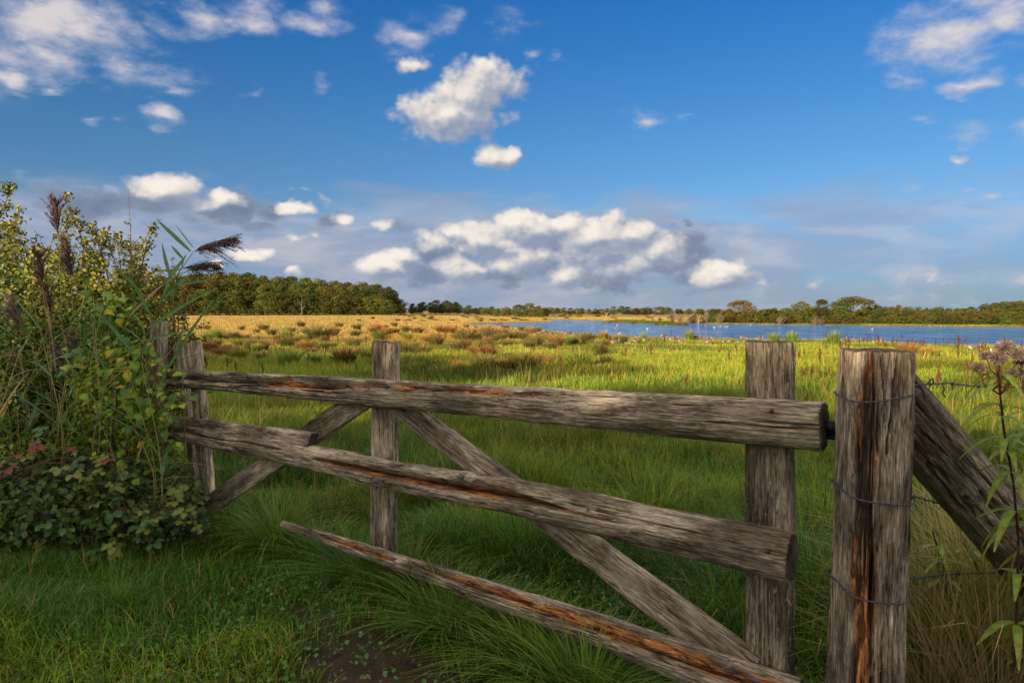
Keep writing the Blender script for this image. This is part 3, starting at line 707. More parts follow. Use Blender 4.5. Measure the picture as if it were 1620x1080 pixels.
# wires: twisted loops round the post, barbed wire running off to the right
def twisted(A, pts, r=.0016, off=.0017, pitch=.045, col=(.09, .09, .10)):
    pts = np.asarray(pts, float); seg = np.linalg.norm(np.diff(pts, axis=0), axis=1); sl = np.concatenate([[0], np.cumsum(seg)])
    n = int(sl[-1] / .006); q = np.linspace(0, sl[-1], n)
    P = np.stack([np.interp(q, sl, pts[:, k]) for k in range(3)], -1)
    T = np.gradient(P, axis=0); T /= np.linalg.norm(T, axis=1)[:, None]
    N = np.cross(T, [0, 0, 1.0]); N /= np.linalg.norm(N, axis=1)[:, None] + 1e-9; B = np.cross(T, N)
    for ph in (0, math.pi):
        a = q / pitch * 2 * math.pi + ph
        tube(A, P + off * (np.cos(a)[:, None] * N + np.sin(a)[:, None] * B), r, col, 5)
    return P
def loop_pts(pyL, pyR, sag, seed, reach=2 * math.pi):
    zL = depth_pt(1325, pyL, PY - .06)[2]; zR = depth_pt(1440, pyR, PY - .03)[2]
    c = POSTC((zL + zR) / 2)
    th = np.linspace(0, reach, 60)
    out_ = []
    for k, a in enumerate(th):
        ax, ay = math.cos(a), -math.sin(a)
        rx = .0965 + .004 * math.sin(3 * a + seed); rad = (abs(ax) ** 3.4 + abs(ay) ** 3.4) ** (-1 / 3.4) * rx
        f = (1 - ax) / 2
        out_.append([c[0] + ax * rad, c[1] + ay * rad, zR + (zL - zR) * f - sag * max(0, math.sin(a)) ** .8 * 1.0])
    return np.array(out_), c
WIRES = [(630, 608, .020, 'twisted wire loop round the top of the gatepost'), (776, 783, .022, 'twisted wire loop round the gatepost at middle rail height'), (930, 935, .020, 'twisted wire loop round the lower part of the gatepost')]
for k, (yl, yr, sg, lab) in enumerate(WIRES):
    A = Acc(); pts, c = loop_pts(yl, yr, sg, k); pts[:, 2] += .012 * np.sin(np.linspace(0, 6, 60)) * .3
    twisted(A, pts)
    e = pts[0]; tube(A, [e, e + [.012, -.004, .012], e + [.006, -.010, .032], e + [-.006, -.004, .026], e + [-.014, -.008, .03]], .0018, (.07, .07, .08), 5)
    o = ob('wire_loop', A.mesh('wire_loop', M_wire, True)); tag(o, lab, 'wire', 'wire loops round the gatepost')
BW = [((1432, 610), [(1500, 606), (1540, 611), (1620, 613), (1780, 618)], 'top strand of barbed wire, running right from the head of the gatepost'),
      ((1445, 784), [(1500, 800), (1600, 772), (1780, 768)], 'middle strand of barbed wire, crossing the strut beside the agrimony'),
      ((1446, 915), [(1500, 908), (1580, 905), (1780, 900)], 'lowest strand of barbed wire, beneath the strut in the straw')]
for k, (s0, rest_, lab) in enumerate(BW):
    A = Acc()
    pts = [depth_pt(s0[0] - 4, s0[1], PY + .02)] + [depth_pt(x, y, PY + (.10 if k == 0 else .3) + .25 * (x - 1440) / 340) for x, y in rest_]
    P = twisted(A, np.array(pts))
    L = np.linalg.norm(np.diff(P, axis=0), axis=1).sum(); nb_ = int(L / .11)
    for q in range(nb_):
        i_ = int((q + .35) / nb_ * (len(P) - 2)); c = P[i_]; t_ = P[i_ + 1] - P[i_]; t_ /= np.linalg.norm(t_)
        a = np.linspace(0, 4 * math.pi, 14); hel = np.stack([t_[0] * (a / 12.6 - .5) * .014, t_[1] * (a / 12.6 - .5) * .014, t_[2] * a * 0], -1) + np.stack([0 * a, np.cos(a) * .004, np.sin(a) * .004], -1)
        tube(A, c + hel, .0016, (.07, .07, .08), 5)
        for s_ in (-1, 1):
            v = np.array([random.uniform(-.4, .4), random.uniform(-.8, .8), s_ * 1.0]); v /= np.linalg.norm(v)
            tube(A, [c + t_ * .004 * s_, c + v * .024], [.0016, .0006], (.07, .07, .08), 5)
    if k == 0:
        c = depth_pt(1492, 610, PY + .11); tube(A, [c, c + [.004, 0, -.012], c + [.000, .002, -.022], c + [.009, 0, -.036]], .002, (.05, .05, .06), 5)
        c = depth_pt(1466, 608, PY + .10); tube(A, [c, c + [.014, 0, .018], c + [.018, 0, .019], c + [.021, 0, .002]], .002, (.05, .05, .06), 5)
    o = ob('barbed_wire', A.mesh('barbed_wire', M_wire, True)); tag(o, lab, 'wire', 'barbed wire strands')
# ------------------------------------------------------------- trees
def unit(v): return v / (np.linalg.norm(v, axis=-1, keepdims=True) + 1e-9)
def leaf_cards(P, N, size, col, jit=.6, aspect=.7):
    """small folded leaf clumps: two triangles each, facing roughly along N"""
    n = len(P); size = np.broadcast_to(np.asarray(size, float), (n,))
    d = unit(N + rng.normal(0, jit, (n, 3)))
    a = unit(np.cross(d, rng.normal(0, 1, (n, 3)))); b2 = np.cross(d, a)
    s = size[:, None]
    v0 = P - a * s * .5; v1 = P + b2 * s * .5 * aspect + d * s * .12; v2 = P + a * s * .5; v3 = P - b2 * s * .5 * aspect + d * s * .12
    V = np.stack([v0, v1, v2, v3], 1).reshape(-1, 3)
    F = (np.arange(n)[:, None, None] * 4 + np.array([[0, 1, 2], [0, 2, 3]])[None]).reshape(-1, 3)
    return V, F, np.repeat(col, 4, 0)
def crown_mesh(name, seed, nlobes, nleaf, size, col_a, col_b, zlo=.12, wid=.42, spread=.8, gaps=.30):
    r_ = np.random.default_rng(seed)
    Ps, Ns, Cs = [], [], []
    lob = []
    for k in range(nlobes):
        t = r_.uniform(0, 1) ** .85
        z = zlo + (1 - zlo) * t * .93
        prof = math.sin(math.pi * min(1, (.16 + .84 * t)) ** 1.0) ** .55
        a = r_.uniform(0, 2 * math.pi); q = wid * prof * spread * math.sqrt(r_.uniform(.05, 1))
        lr = r_.uniform(.09, .17) * (1.15 - .35 * t)
        lob.append((q * math.cos(a), q * math.sin(a), min(z, 1 - lr * .8), lr))
    w_ = np.array([l[3] ** 2 for l in lob]); w_ /= w_.sum()
    for (x, y, z, lr), ww in zip(lob, w_):
        m = max(20, int(nleaf * ww))
        d = unit(r_.normal(0, 1, (m, 3)) + np.array([0, 0, .25]))
        rad = lr * (.82 + .30 * (fbm(d[:, 0] * 3 + x * 9, d[:, 1] * 3 + y * 9, d[:, 2] * 3, 3, seed) - .3)) * r_.uniform(.72, 1.04, m)
        keep = vn(d[:, 0] * 4 + x * 31, d[:, 1] * 4, d[:, 2] * 4 + z * 17, seed + 3) > gaps * .8
        d = d[keep]; rad = rad[keep]
        P = np.array([x, y, z]) + d * rad[:, None] * np.array([1.1, 1.1, .85])
        mixv = np.clip(r_.uniform(0, 1) * .7 + r_.uniform(-.2, .3, len(P)), 0, 1)[:, None]
        Ps.append(P); Ns.append(d); Cs.append(.80 * (np.array(col_a) * (1 - mixv) + np.array(col_b) * mixv))
    V, F, C = leaf_cards(np.concatenate(Ps), np.concatenate(Ns), size * r_.uniform(.7, 1.3, sum(len(p_) for p_ in Ps)), np.concatenate(Cs))
    V[:, 2] = np.maximum(V[:, 2], .005)
    return mesh_np(name, V, F, M_crown, C), lob
def trunk_mesh(name, seed, lob, th=.35, r0=.018, col=(.10, .085, .065)):
    r_ = random.Random(seed); A = Acc()
    top = np.array([r_.uniform(-.04, .04), r_.uniform(-.04, .04), .72])
    tube(A, [(0, 0, -.03), (0, 0, 0.02), top * .3 + [0.01, 0, 0], top * .6, top], [r0 * 1.5, r0 * 1.1, r0 * .9, r0 * .6, r0 * .25], col, 7)
    for k in range(7):
        x, y, z, lr = lob[(k * 3) % len(lob)]; s = top * (z * .55 / .72); s = s if s[2] > .06 else top * .1
        e = np.array([x, y, z]); m = (s + e) / 2 + [0, 0, -.02]
        tube(A, [s, m, e], [r0 * .45, r0 * .3, r0 * .1], col, 5)
    return A.mesh(name, M_bark, True)
def proto(seed, **k):
    cm, lob = crown_mesh('crown', seed, **k); return cm, trunk_mesh('trunk', seed, lob)
OAK = [proto(s, nlobes=46, nleaf=5200, size=.036, col_a=(.050, .072, .014), col_b=(.120, .115, .020), zlo=.10, wid=.40) for s in (101, 102, 103, 104)]
ROUND = [proto(s, nlobes=52, nleaf=6500, size=.036, col_a=(.075, .085, .014), col_b=(.150, .125, .020), zlo=.10, wid=.56) for s in (111, 112, 113)]
SCRUB = [proto(s, nlobes=40, nleaf=4200, size=.045, col_a=(.050, .070, .012), col_b=(.135, .105, .020), zlo=.06, wid=.72) for s in (121, 122, 123, 124)]
POPLAR = [proto(s, nlobes=34, nleaf=3000, size=.045, col_a=(.075, .090, .022), col_b=(.125, .115, .030), zlo=.08, wid=.26, gaps=.5) for s in (131, 132)]
def tree(name, pr, loc, h, wf, rz, label, cat, group, trunk=True):
    t = empty(name, loc, rz); t.scale = (h * wf, h * wf, h)
    ob('crown', pr[0], t)
    if trunk: ob('trunk', pr[1], t)
    return tag(t, label, cat, group)
def px_at(px, d):      # x of a photo column at distance d (y)
    return (px - 810) / 1080.0 * d
tr = random.Random(77)
def wood_where(px, x0, x1, names): return names[max(0, min(len(names) - 1, int((px - x0) / (x1 - x0) * len(names))))]
WW = ['hidden at the hedge', 'above the hinge end', 'near the left uprights', 'left of the highest skyline', 'under the highest skyline', 'near the pale bare trunk', 'right of the pale bare trunk', 'left of the middle upright', 'behind the middle upright', 'at the right hand end of the wood']
def prof(px, pts): return float(np.interp(px, [p_[0] for p_ in pts], [p_[1] for p_ in pts]))
def top_h(px, py, y, z):
    d = ray(px, py); return (EYE + d[2] / d[1] * y - z) * 1.05
WOODTOP = [(120, 452), (240, 440), (300, 433), (350, 431), (380, 433), (440, 437), (500, 443), (560, 447), (600, 451), (625, 458), (640, 468), (652, 482)]
rows = [(352, 0, 7.2), (361, 6, 7.6), (373, 14, 8.2), (388, 18, 8.2)]
for ri, (Y0, lift, sp) in enumerate(rows):
    x = px_at(130, Y0) + ri * 2.3
    while x < px_at(655, Y0) - ri * 3 - 2:
        yy = Y0 + tr.uniform(-3, 3); px = 810 + x / yy * 1080
        z = gz(x, yy); h = top_h(px, prof(px, WOODTOP) + tr.uniform(-1, 3), yy, z)
        h *= (.60, .80, .93, 1.0)[ri] * tr.uniform(.97, 1.03)
        if px > 622: h *= .92
        pr = tr.choice(OAK + ROUND[:1])
        wf = tr.uniform(.95, 1.2) * (1.0 if h > 16 else 1.35)
        L = ['front edge tree of the big wood', 'second rank tree of the big wood', 'third rank tree of the big wood', 'skyline tree of the big wood'][ri]
        tree('oak_tree', pr, (x, yy, z), h, wf, tr.uniform(0, 6.28), L + ', ' + wood_where(px, 200, 655, WW), 'tree', 'trees of the big wood on the left')
        x += sp * tr.uniform(.8, 1.15) * (.8 if ri == 0 else 1)
x = px_at(215, 347)
while x < px_at(628, 347):
    yy = 347 + tr.uniform(-2, 2); px = 810 + x / yy * 1080; h = tr.uniform(3.2, 7.0)
    tree('understorey_bush', tr.choice(SCRUB), (x, yy, gz(x, yy) - .1), h, tr.uniform(.9, 1.3), tr.uniform(0, 6.28), 'dark understorey bush at the wood edge ' + wood_where(px, 200, 655, WW), 'bush', 'bushes along the edge of the big wood')
    x += tr.uniform(3.5, 6.0)
# pale bare trunk standing in the wood's edge
A = Acc()
tube(A, [(0, 0, 0), (.1, 0, .25), (.05, 0, .5), (.15, 0, .8), (.05, 0, 1)], [.022, .018, .014, .010, .003], (.24, .21, .18), 6)
tube(A, [(.05, 0, .5), (-.2, .03, .75), (-.25, 0, .95)], [.010, .006, .002], (.24, .21, .18), 5)
tube(A, [(.1, 0, .3), (.3, .03, .5), (.33, 0, .62)], [.009, .005, .002], (.24, .21, .18), 5)
pale = A.mesh('trunk', M_bark, True)
z = gz(px_at(476, 338), 338)
o = ob('bare_tree', pale); o.location = (px_at(476, 338), 338, z); o.scale = (6, 6, 9.5); tag(o, 'pale bare dead tree standing before the middle of the big wood', 'tree')
# second wood, right of the first
T2 = [(650, 480), (680, 476), (715, 476), (735, 480), (748, 486), (790, 488), (800, 490)]
for ri, (Y0, sp) in enumerate(((420, 6.0), (432, 7.0))):
    x = px_at(652, Y0)
    while x < px_at(792, Y0):
        yy = Y0 + tr.uniform(-3, 3); px = 810 + x / yy * 1080; z = gz(x, yy)
        h = max(5.5, top_h(px, prof(px, T2), yy, z)) * (.85, 1.0)[ri] * tr.uniform(.9, 1.05)
        tree('oak_tree', tr.choice(OAK), (x, yy, z), h, tr.uniform(1.1, 1.6), tr.uniform(0, 6.28), 'round tree in the low second wood, ' + wood_where(px, 650, 792, ['touching the big wood', 'left of its middle', 'at its middle', 'right of its middle', 'at its low right end']) + ('' if ri else ', front rank'), 'tree', 'trees of the low second wood')
        x += sp * tr.uniform(.8, 1.2)
# group of round crowns right of the centre, then the far tree line
for (px, py, wpx) in [(800, 486, 22), (822, 482, 30), (838, 480, 30), (851, 484, 20), (786, 489, 16), (862, 487, 16)]:
    yy = 320 + tr.uniform(-5, 5); x = px_at(px, yy); z = gz(x, yy); h = top_h(px, py, yy, z)
    tree('oak_tree', tr.choice(ROUND), (x, yy, z), h, (wpx / 1080 * yy) / (h * 1.0) * 1.05, tr.uniform(0, 6.28), 'broad round tree in the clump standing left above the lake tip', 'tree', 'clump of round trees beyond the left tip of the lake')
T3 = [(860, 488), (890, 486), (920, 488), (950, 489), (976, 485), (1000, 487), (1030, 486), (1055, 487), (1100, 490), (1150, 492)]
x = px_at(750, 480)
while x < px_at(1160, 480):
    yy = 480 + tr.uniform(-14, 14); px = 810 + x / yy * 1080; z = gz(x, yy)
    h = max(4.5, top_h(px, prof(px, T3) + tr.uniform(-1.5, 2.5), yy, z))
    tree('oak_tree', tr.choice(OAK + ROUND), (x, yy, z), h, tr.uniform(1.4, 2.1), tr.uniform(0, 6.28), 'small tree of the horizon line, ' + wood_where(px, 750, 1160, ['behind the low second wood', 'behind the round clump', 'right of the round clump', 'left of the forked stump', 'behind the forked stump', 'behind the islands', 'behind the pale thickets', 'behind the small green tree']), 'tree', 'trees of the far line on the horizon')
    x += 4.6 * tr.uniform(.7, 1.2)
# scrub and trees on the right-hand far shore
def shore_y(px):  # distance just behind the far bank
    return float(np.interp(px, [1060, 1130, 1300, 1620, 1900], [196, 186, 172, 158, 150]))
BIG = [(1172, 476, 50, 'dark rounded tree standing above the scrub at the left of the far bank', 'ROUND'), (1128, 489, 26, 'small green tree by the pale bare bushes on the far bank', 'ROUND'), (1150, 490, 26, 'olive bush tree between the pale bushes and the rounded tree', 'ROUND'),
       (1268, 478, 46, 'pale topped broad tree left of the twin crowned tree', 'ROUND'), (1300, 475, 36, 'dense round tree close beside the largest tree', 'OAK'), (1352, 470, 76, 'largest and palest tree on the far bank', 'ROUND'), (1332, 478, 40, 'lighter crown joined to the left side of the largest tree', 'OAK'),
       (1222, 489, 60, 'low wide bush tree left of the pale topped tree', 'SCRUB'), (1413, 486, 34, 'brownish round tree right of the largest tree', 'ROUND'), (1480, 488, 26, 'small green tree in the middle of the right hand scrub', 'OAK'),
       (1525, 489, 60, 'wide brown bush tree in the right hand scrub', 'SCRUB'), (1572, 480, 18, 'thin pointed grey green tree before the right edge', 'POPLAR'), (1586, 477, 20, 'pointed tree beside the thin grey green one near the right edge', 'POPLAR'), (1604, 478, 40, 'dense tree at the right edge of the far bank', 'OAK'), (1640, 474, 50, 'tree just past the right edge of the far bank', 'ROUND')]
SETS = dict(ROUND=ROUND, OAK=OAK, SCRUB=SCRUB, POPLAR=POPLAR)
for (px, py, wpx, lab, kind) in BIG:
    yy = shore_y(px) + 5; x = px_at(px, yy); z = gz(x, yy); h = top_h(px, py, yy, z)
    pw = dict(ROUND=1.06, OAK=.80, SCRUB=1.35, POPLAR=.5)[kind]
    tree('bank_tree', tr.choice(SETS[kind]), (x, yy, z), h, (wpx * 1.2 / 1080 * yy) / (h * pw), tr.uniform(0, 6.28), lab, 'tree', 'trees on the far bank of the lake')
for ri in range(3):
    px = 1090.0 + ri * 6
    while px < 1720:
        yy = shore_y(px) + ri * 3.4 + tr.uniform(-.6, .6); x = px_at(px, yy); z = gz(x, yy)
        topy = prof(px, [(1080, 499), (1120, 496), (1200, 491), (1250, 490), (1300, 492), (1400, 489), (1440, 489), (1500, 490), (1560, 487), (1620, 480), (1700, 479)])
        h = top_h(px, topy, yy, z) * (.62, .88, 1.12)[ri] * tr.uniform(.86, 1.12)
        tree('scrub_bush', tr.choice(SCRUB), (x, yy, z - .05), h, tr.uniform(.8, 1.2), tr.uniform(0, 6.28), ['low far bank bush', 'olive far bank bush', 'topmost far bank bush'][ri] + ', ' + wood_where(px, 1090, 1640, ['by the bare thickets', 'under the rounded tree', 'right of the rounded tree', 'above the latch upright', 'under the twin crowned tree', 'under the largest tree', 'above the gatepost', 'right of the gatepost', 'above the barbed wire', 'left of the agrimony', 'above the agrimony']), 'bush', 'bushes on the far bank of the lake')
        px += tr.uniform(9, 17) * (1, 1.2, 1.5)[ri]
# bare twiggy bushes (pale brown) on the shore
def twig_mesh(seed, n=46, col=(.18, .13, .085), up=1.0, w_=.45):
    r_ = np.random.default_rng(seed); A = Acc()
    for k in range(n):
        a = r_.uniform(0, 6.28); s = r_.uniform(.1, 1) * w_
        p0 = np.array([math.cos(a) * s * .2, math.sin(a) * s * .2, 0]); p2 = np.array([math.cos(a) * s, math.sin(a) * s, r_.uniform(.55, 1.0) * up * (1 - .3 * (s / w_) ** 2)])
        p1 = (p0 + p2) / 2 + r_.normal(0, .03, 3); cc = np.array(col) * r_.uniform(.6, 1.2)
        tube(A, [p0, p1, p2], [.012, .007, .003], cc, 3, False)
        for q in range(7):
            s0 = p1 + (p2 - p1) * r_.uniform(-.4, .9); e = s0 + unit(r_.normal(0, 1, 3) + np.array([0, 0, .6])) * r_.uniform(.07, .18)
            tube(A, [s0, e], [.006, .002], cc * r_.uniform(.8, 1.3), 3, False)
    return A.mesh('twigs', M_bark)
TW = [twig_mesh(s) for s in (5, 6, 7)] + [twig_mesh(8, 30, (.24, .17, .11), 1.0, .22)]
for (px, top, dy, wf, k, lab) in [(1032, 495, -2, .9, 3, 'pale bare bush left of the tall pale thicket'), (1044, 496, 2, .9, 3, 'pale bare bush second from the left by the island'), (1063, 492, 0, 1.3, 0, 'tall pale brown thicket in the middle of the far shore'), (1076, 495, 1, 1.2, 1, 'pale brown thicket right of the tallest one'),
        (1090, 497, 0, 1.3, 2, 'brown bare thicket near the small green tree'), (1104, 497, 0, 1.1, 1, 'bare thicket with a pale leaning stem'), (1118, 495, 2, 1.1, 0, 'bare thicket at the left end of the scrub'), (1138, 494, -1, 1.3, 2, 'greyish bare bush before the scrub'),
        (1234, 500, -3, 1.5, 0, 'grey bare rounded bush at the water before the far scrub'), (1290, 500, -3, 1.5, 1, 'wide grey bare bush at the water before the twin tree'), (1297, 503, -3, 1.7, 2, 'low grey bare bush leaning to the water')]:
    yy = shore_y(px) - 1.5 + dy; x = px_at(px, yy); z = max(gz(x, yy), WZ + .02); h = top_h(px, top, yy, z)
    t = empty('bare_bush', (x, yy, z), tr.uniform(0, 6)); t.scale = (h * wf, h * wf, h); ob('twigs', TW[k], t); tag(t, lab, 'bush', 'bare bushes on the far shore')
# dead snags on the brown bank
SN = []
for s in (1, 2):
    A = Acc(); c_ = (.24, .17, .11); r_ = random.Random(s)
    tube(A, [(0, 0, -.05), (.02, 0, .3), (.0, 0, .55)], [.10, .07, .06], c_, 7)
    tube(A, [(0, 0, .45), (.10, 0, .75), (.22, .02, 1.0)], [.055, .035, .01], c_, 5)
    tube(A, [(0, 0, .5), (-.06, 0, .8), (-.05, .02, 1.02)], [.045, .03, .01], c_, 5)
    tube(A, [(0, 0, .2), (-.14, 0, .35), (-.2, .02, .33)], [.04, .03, .01], c_, 5)
    if s == 2: tube(A, [(0, 0, .1), (.25, 0, .22), (.3, 0, .4)], [.05, .03, .01], c_, 5)
    SN.append(A.mesh('snag', M_bark, True))
for (px, top, yy, k, lab) in [(959, 493, 246, 0, 'tall forked dead tree stump on the brown far bank'), (938, 502, 250, 1, 'small broken stump left of the forked dead tree'), (965, 502, 246, 1, 'short snag touching the forked dead tree'), (1105, 497, 188, 0, 'pale leaning snag among the bare bushes')]:
    x = px_at(px, yy); z = max(gz(x, yy), WZ); o = ob('dead_stump', SN[k]); o.location = (x, yy, z); h = top_h(px, top, yy, z); o.scale = (h * 1.2, h * 1.2, h); tag(o, lab, 'dead tree', 'dead snags on the far shore')
# islands
for k, (px, py, wx, wy, lab) in enumerate([(1010, 510.5, 11, 2.2, 'long low green island nearest the brown bank'), (1033, 511.6, 6.5, 2, 'short low island joined to the long one'), (1062, 514.6, 4.3, 1.6, 'small dark green island in front of the others'), (993, 509, 6, 2, 'left tip island with brown reeds')]):
    x, y = on_level(px, py, WZ)
    t = empty('small_island', (x, y, WZ)); tag(t, lab, 'island', 'low islands in the lake')
    A = Acc(); a = np.arange(24) * 2 * math.pi / 24
    rows_ = [(1, -.2), (.95, .08), (.7, .2), (.3, .26)]; V_ = []
    for s, z in rows_: V_.append(np.stack([np.cos(a) * wx * s * (1 + .12 * np.sin(3 * a + k)), np.sin(a) * wy * s, a * 0 + z], -1))
    V_ = np.concatenate(V_); i = np.arange(3)[:, None]; j = np.arange(24)[None]
    A.add(V_, np.stack([i * 24 + j, i * 24 + (j + 1) % 24, (i + 1) * 24 + (j + 1) % 24, (i + 1) * 24 + j], -1).reshape(-1, 4), (.07, .055, .03)); A.add(V_[-24:], np.arange(24)[None], (.07, .055, .03))
    ob('bank', A.mesh('bank', M_bark, True), t)
    n = 1500; q = np.sqrt(rng.uniform(0, .95, n)); aa_ = rng.uniform(0, 6.28, n)
    B_ = np.stack([np.cos(aa_) * wx * q, np.sin(aa_) * wy * q, .05 + .15 * (1 - q)], -1)
    cl = np.where(rng.uniform(0, 1, (n, 1)) < .35 + .3 * np.sin(B_[:, :1]), [[.20, .12, .04]], [[.07, .11, .02]]) * rng.uniform(.6, 1.2, (n, 1))
    Vb, Fb, Cb = blades(B_, rng.uniform(.3, .8, n), .14, aa_, .3, cl, 2)
    tag(ob('reeds', mesh_np('reeds', Vb, Fb, M_grass, Cb), t), kind='stuff')
# the trees behind the viewpoint, whose shade covers the foreground
L2 = np.array([-math.sin(R(SUN_AZ)), -math.cos(R(SUN_AZ))]); C2 = np.array([L2[1], -L2[0]])   # light heading; to its right
for k in range(66):
    c_ = (-72 + (k // 2) * 3.9 + (k % 2) * 1.9) if k < 50 else -4.0 + (k - 50) * 1.3 + tr.uniform(-.8, .8)
    aa_ = -24 - 6 * (k % 2) + tr.uniform(-2, 2); x, y = L2 * aa_ + C2 * c_
    edge = np.interp(c_, [-75, -45, -28, -11, -1, 12, 40], [25, 25, 22, 15.0, 13.2, 11.5, 9.8])
    h = (edge - aa_) * math.tan(R(SUN_EL)) + float(np.interp(edge, [13, 27], [-.35, -.9])) + tr.uniform(-.5, .5)
    h *= .99
    if -10.5 < c_ < -4.6: h *= .80
    tree('shade_tree', tr.choice(OAK + ROUND), (x, y, gz(x, y)), h, tr.uniform(1.1, 1.4), tr.uniform(0, 6.28), 'leafy tree of the row behind the viewpoint that shades the gate', 'tree', 'row of trees behind the viewpoint')
# ------------------------------------------------------------- grass of the meadow
def gate_side(x, y):   # > 0 beyond the gate
    return (x - GP[0]) * GN[0] + (y - GP[1]) * GN[1]
def scatter(n, r0, r1, half=46):
    r = np.sqrt(rng.uniform(r0 ** 2, r1 ** 2, n)); a = np.radians(rng.uniform(-half, half, n))
    return r * np.sin(a), r * np.cos(a)
def colour(x, y, n, young=.0):
    st_, br_, li_ = zone(x, y)
    u = rng.uniform(0, 1, n); v = rng.uniform(0, 1, (n, 1))
    v = .5 + (v - .5) * (1 - .75 * sst(30, 90, np.hypot(x, y)))[:, None]
    c = GREEN[None] * (.55 + .9 * v); c = np.where((rng.uniform(0, 1, n) < li_)[:, None], LIME * (.6 + .7 * v), c)
    pz = fbm(x * .35, y * .22, 0, 4, 606)[:, None]; c = c * (.55 + .95 * sst(.3, .62, pz))
    c = np.where((u < br_ * .85)[:, None], BROWN * (.6 + 1.0 * v), c)
    u2 = rng.uniform(0, 1, n)
    c = np.where((u2 < st_ * .9)[:, None], STRAW * (.6 + .7 * v), c)
    return c
def patch(name, label, n, r0, r1, hfun, w0, w1, seg, lean=(.15, .9), keepf=None, half=46, tip=None, colf=None):
    x, y = scatter(n, r0, r1, half)
    k = lake_sd(x, y) > .25 if r1 > 50 else np.ones(n, bool)
    if keepf is not None: k &= keepf(x, y)
    x, y = x[k], y[k]; n = len(x)
    cl = fbm(x * 2.2, y * 2.2, 0, 3, 91)
    H = hfun(x, y, cl) * rng.uniform(.55, 1.15, n)
    c = (colf or colour)(x, y, n)
    Vb, Fb, Cb = blades(np.stack([x, y, ground(x, y) - .01], -1), H, rng.uniform(w0, w1, n), rng.uniform(0, 6.283, n), rng.uniform(lean[0], lean[1], n) ** 1, c, seg, tipcol=tip)
    return tag(ob(name, mesh_np(name, Vb, Fb, M_grass, Cb)), label, 'grass', kind='stuff')
def near_col(x, y, n):
    v = rng.uniform(0, 1, (n, 1)); g = fbm(x * .9, y * .9, 0, 3, 66)[:, None]
    g2 = fbm(x * 2.6, y * 2.6, 0, 3, 67)[:, None]
    c = np.array([.072, .175, .012]) * (.30 + 1.25 * v) * (.45 + 1.1 * g2); c = c + np.array([.16, .10, 0.0]) * v * sst(.46, .62, g) * (.4 + g2)
    li = (sst(4.5, 12, np.hypot(x, y)) * .6)[:, None]
    c = c * (1 - li) + (LIME * (.5 + .7 * v)) * li
    u = rng.uniform(0, 1, n)
    c = np.where((u < .075 + .05 * sst(4, 12, np.hypot(x, y)))[:, None], STRAW * (.5 + .6 * v), c)
    return c
def h_near(x, y, cl):
    s = gate_side(x, y); d = sst(.1, .9, s)
    return (.055 + .11 * cl) * (1 - d) + (.10 + .30 * cl * cl * 2.2) * d + .10 * sst(-1.2, -2.0, x) * (1 - d)
keep_soil = lambda x, y: rng.uniform(0, 1, len(x)) > soil_mask(x, y) * 1.05
patch('turf', 'short green turf around the foot of the gate', 130000, 1.5, 5.2, h_near, .0034, .0075, 3, (.2, 1.1), keep_soil, colf=near_col)
patch('meadow_grass', 'longer green grass just beyond the gate', 210000, 5.0, 12.5, h_near, .005, .010, 2, (.2, 1.0), colf=near_col)
h_mid = lambda x, y, cl: .09 + .30 * sst(.3, .75, cl)
patch('pasture_grass', 'yellow green grass of the middle meadow', 190000, 12, 32, h_mid, .010, .024, 2, (.2, .9))
h_far = lambda x, y, cl: (.10 + .30 * cl * cl * 1.6) * (1 + .9 * zone(x, y)[0])
patch('pasture_turf', 'sunlit grass between the tussocks towards the lake', 200000, 31, 95, h_far, .03, .07, 1, (.2, .9), half=42)
patch('straw_grass', 'golden dry grass of the far field', 240000, 90, 345, lambda x, y, cl: .22 + .40 * cl * zone(x, y)[0], .08, .18, 1, (.1, .6), half=40)
n = 26000; x, y = scatter(n, 1.6, 7, 46); k = fbm(x * 1.7, y * 1.7, 0, 3, 222) > .50; x, y = x[k], y[k]; n = len(x)
P = np.stack([x, y, ground(x, y) + rng.uniform(.015, .10, n)], -1)
V_, F_, C_ = leaf_cards(P, np.tile([0, -.2, 1.0], (n, 1)), rng.uniform(.012, .026, n), np.array([.07, .17, .025]) * rng.uniform(.5, 1.4, (n, 1)), .45, .9)
tag(ob('clover_leaves', mesh_np('clover_leaves', V_, F_, M_leaf, C_)), 'small clover leaves mixed into the turf about the gate', 'ground cover', kind='stuff')
n = 1500; x, y = scatter(n, 1.6, 5, 46); P = np.stack([x, y, ground(x, y) + rng.uniform(.01, .05, n)], -1)
V_, F_, C_ = leaf_cards(P, np.tile([0, -.2, 1.0], (n, 1)), rng.uniform(.012, .035, n), np.array([.24, .15, .07]) * rng.uniform(.4, 1.3, (n, 1)), .5, .6)
tag(ob('fallen_leaves', mesh_np('fallen_leaves', V_, F_, M_leaf, C_)), 'fallen brown leaves lying in the turf before the gate', 'leaves', kind='stuff')
# tall dry seed stalks among the grass
n = 2600; x, y = scatter(n, 3.2, 16); k = gate_side(x, y) > .25; x, y = x[k], y[k]; k = fbm(x * .8, y * .8, 0, 2, 12) > .42; x, y = x[k], y[k]; n = len(x)
Vb, Fb, Cb = blades(np.stack([x, y, ground(x, y)], -1), rng.uniform(.35, .62, n), rng.uniform(.0035, .006, n), rng.uniform(0, 6.28, n), rng.uniform(.05, .5, n), STRAW * rng.uniform(.45, 1.0, (n, 1)), 3, taper=.4)
tag(ob('seed_stalks', mesh_np('seed_stalks', Vb, Fb, M_grass, Cb)), 'thin straw coloured seed stalks standing in the grass beyond the gate', 'grass', kind='stuff')

